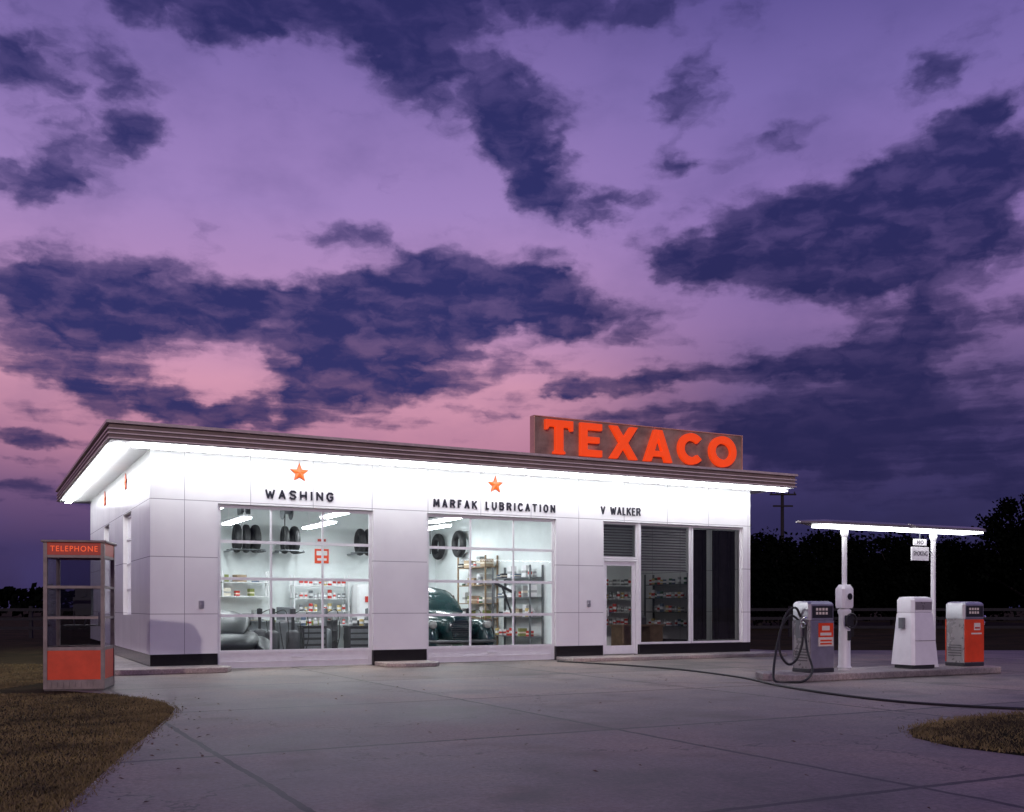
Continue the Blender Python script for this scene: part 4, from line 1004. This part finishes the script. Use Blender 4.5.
blobs = [(-11.7, 29.9, 13, 2.2, 0, .85), (4.9, 30.6, 10, 1.8, 0, .85), (-4.6, 27.6, 7.5, 2.4, -25, .95), (0.45, 24.8, 3.0, 3.2, 0, .9), (1.85, 22.4, 2.5, 1.5, 0, .95),
 (-22.2, 26.1, 3.4, 1.6, 0, .8), (-25.9, 25.5, 2.2, 1.9, 0, .75), (-21.7, 23.4, 5.0, 1.3, 8, .85), (-25.4, 20.6, 3.8, 1.4, 10, .9), (-17, 28.8, 5, 1.2, 0, .6),
 (-20, 15.6, 6.4, 2.8, -5, 1.25), (-24.6, 13.6, 3.6, 2.2, 0, 1.0), (-20.5, 11.2, 5.8, 1.4, -10, 1.0), (-14.9, 10.2, 6.5, 1.0, -3, .8), (-14.6, 16.3, 3.2, 1.6, 0, .9),
 (-10.1, 14.6, 4.2, 3.0, 0, 1.2), (-3.5, 17.1, 8.2, 2.4, 3, 1.3), (-6.25, 13.9, 6.0, 2.3, 8, 1.15), (3.2, 15.8, 6.2, 1.9, -8, 1.05), (-9, 11.4, 5.8, 1.2, 5, 1.0), (-9.5, 19.4, 3.2, 1.0, 0, .6), (-.7, 12.9, 3.6, .8, 8, .7), (-3, 10.4, 6, .6, 3, .6), (2, 11.6, 4, .5, 5, .5),
 (5.2, 21.3, 3.4, 1.0, 3, .95), (9.9, 26, 2.2, 2.8, -20, .7), (8.2, 23.1, 1.8, .8, 0, .7), (14, 23.6, 4, .8, 10, .5),
 (15.7, 19.6, 8.4, 2.5, 8, 1.2), (23.7, 20.8, 5.8, 3.0, 10, 1.25), (12, 18.4, 5.2, 1.7, -5, 1.0), (22.5, 17.2, 6.6, 1.9, 5, 1.05), (17, 16.6, 5, .9, 4, .6),
 (10.5, 12.6, 8.6, 1.0, 5, 1.0), (20.8, 14.0, 8, 1.6, 5, 1.05), (19.8, 11.1, 9, 1.8, 3, 1.0), (22.2, 8.0, 10, 2.4, 0, 1.0), (14, 8.8, 8, 1.6, 0, .85), (6.5, 10.3, 5, .9, 0, .7),
 (22.7, 26.2, 2.6, 1.5, 15, .85), (26, 24.2, 2.0, 1.2, 0, .85), (23.7, 23.4, 3.4, .7, 5, .6),
 (-25.2, 8.5, 4.4, .6, 0, .85), (-25.7, 5.9, 4.4, .8, 0, .85), (-24, 7.2, 3.5, .4, 0, .6), (-40, 14, 9, 5, 0, 1), (42, 16, 12, 7, 0, 1.1), (-38, 28, 9, 3, 0, .9), (0, 42, 22, 6, 0, .9), (60, 34, 18, 8, 0, 1)]
acc = None
for a, e, ra, re, rot, wt in blobs:
    mp = N.new('ShaderNodeMapping'); mp.vector_type = 'TEXTURE'
    mp.inputs['Location'].default_value = (a, e, 0); mp.inputs['Rotation'].default_value = (0, 0, math.radians(rot)); mp.inputs['Scale'].default_value = (ra * 1.42, re * 1.42, 1)
    L.new(Pw, mp.inputs['Vector'])
    ln = N.new('ShaderNodeVectorMath'); ln.operation = 'LENGTH'; L.new(mp.outputs[0], ln.inputs[0])
    mr = N.new('ShaderNodeMapRange'); mr.interpolation_type = 'SMOOTHSTEP'; mr.inputs['From Min'].default_value = 1.0; mr.inputs['From Max'].default_value = 0.1; mr.inputs['To Max'].default_value = wt
    L.new(ln.outputs['Value'], mr.inputs['Value'])
    acc = mr.outputs['Result'] if acc is None else math_node(N, L, 'ADD', acc, mr.outputs['Result'])
acc = math_node(N, L, 'MINIMUM', acc, 1.4)
def sstep(v, a, b, t0=0.0, t1=1.0):
    m = N.new('ShaderNodeMapRange'); m.interpolation_type = 'SMOOTHSTEP'; m.inputs['From Min'].default_value = a; m.inputs['From Max'].default_value = b
    m.inputs['To Min'].default_value = t0; m.inputs['To Max'].default_value = t1; L.new(v, m.inputs['Value']); return m.outputs['Result']
fb = noise(vadd(Ps, w2_), 0.26, 7, 0.55)
fb2 = noise(vadd(vscale(P, (1, 2.3, 1)), vadd(w2_, (90, 40, 0))), 0.42, 6, 0.52)
streak = noise(vadd(vscale(P, (0.16, 1.5, 1)), vscale(w2_, (0.06, 0.3, 0))), 0.9, 5, 0.55)
dn = math_node(N, L, 'ADD', acc, math_node(N, L, 'MULTIPLY', math_node(N, L, 'SUBTRACT', fb.outputs['Fac'], 0.5), 2.0))
dn = math_node(N, L, 'ADD', dn, math_node(N, L, 'MULTIPLY', math_node(N, L, 'SUBTRACT', fb2.outputs['Fac'], 0.5), 0.9))
lowfac = sstep(el, 20, 6)
dn = math_node(N, L, 'ADD', dn, math_node(N, L, 'MULTIPLY', math_node(N, L, 'MULTIPLY', math_node(N, L, 'SUBTRACT', streak.outputs['Fac'], 0.49), 2.1), lowfac))
def ramp(stops):
    m = N.new('ShaderNodeMapRange'); m.inputs['From Min'].default_value = 0; m.inputs['From Max'].default_value = 60; L.new(el, m.inputs['Value'])
    c = N.new('ShaderNodeValToRGB'); e = c.color_ramp.elements
    e[0].position = stops[0][0] / 60; e[0].color = lin(stops[0][1]); e[1].position = stops[-1][0] / 60; e[1].color = lin(stops[-1][1])
    for s_, col in stops[1:-1]:
        x = e.new(s_ / 60); x.color = lin(col)
    L.new(m.outputs['Result'], c.inputs['Fac']); return c.outputs['Color']
def mixc(f, a, b):
    m = N.new('ShaderNodeMix'); m.data_type = 'RGBA'
    if isinstance(f, (int, float)): m.inputs[0].default_value = f
    else: L.new(f, m.inputs[0])
    for i, v in ((6, a), (7, b)):
        if isinstance(v, tuple): m.inputs[i].default_value = v
        else: L.new(v, m.inputs[i])
    return m.outputs[2]
skyL = ramp([(0, (52, 44, 80)), (3, (66, 55, 96)), (6, (112, 84, 124)), (8.5, (190, 132, 158)), (12, (212, 152, 178)), (15.5, (184, 142, 188)), (21, (160, 132, 192)), (27, (132, 112, 176)), (32, (98, 84, 148)), (60, (72, 64, 118))])
skyR = ramp([(0, (40, 37, 70)), (5, (50, 46, 86)), (9, (70, 60, 106)), (12, (108, 88, 136)), (15, (138, 110, 164)), (20, (142, 116, 180)), (26, (122, 106, 172)), (31, (90, 80, 146)), (60, (72, 64, 118))])
base = mixc(sstep(az, -2, 15), skyL, skyR)
veil = noise(vadd(Ps, (12, 66, 0)), 0.12, 5, 0.55)
base = mixc(sstep(veil.outputs['Fac'], 0.42, 0.75, 0.0, 0.45), base, mixc(0.6, base, lin((72, 68, 124))))
coreL = ramp([(0, (44, 40, 76)), (8, (56, 50, 94)), (12, (52, 52, 104)), (20, (48, 50, 104)), (30, (46, 46, 98)), (60, (54, 50, 98))])
coreR = ramp([(0, (34, 32, 66)), (8, (41, 39, 80)), (14, (43, 42, 88)), (22, (45, 45, 96)), (30, (47, 47, 98)), (60, (54, 50, 98))])
core = mixc(sstep(az, -2, 12), coreL, coreR)
core = mixc(sstep(fb2.outputs['Fac'], 0.40, 0.75, 0.0, 0.5), core, mixc(0.42, core, base))
edge = mixc(0.5, base, core)
cl = mixc(sstep(dn, 0.42, 1.15), edge, core)
col = mixc(sstep(dn, 0.2, 0.8), base, cl)
L.new(col, bg.inputs['Color']); bg.inputs['Strength'].default_value = 1.0

sd = bpy.data.lights.new('sun', 'SUN'); sd.energy = 0.75; sd.angle = math.radians(1.0); sd.color = (1.0, 0.86, 0.84)
so = bpy.data.objects.new('sun', sd); COL.objects.link(so)
so.rotation_euler = Vector((1.99, 3.72, -1.48)).to_track_quat('-Z', 'Y').to_euler()

# ---------------------------------------------------------------- camera
cd = bpy.data.cameras.new('camera'); cam = bpy.data.objects.new('camera', cd); COL.objects.link(cam)
cam.location = (CX, CY, CH); cam.rotation_euler = (math.radians(90), 0, -math.atan2(SA, CA))
cd.sensor_width = 36; cd.lens = 35.93; cd.shift_y = 0.1953; cd.clip_end = 2000; cd.clip_start = 0.1
scene.camera = cam
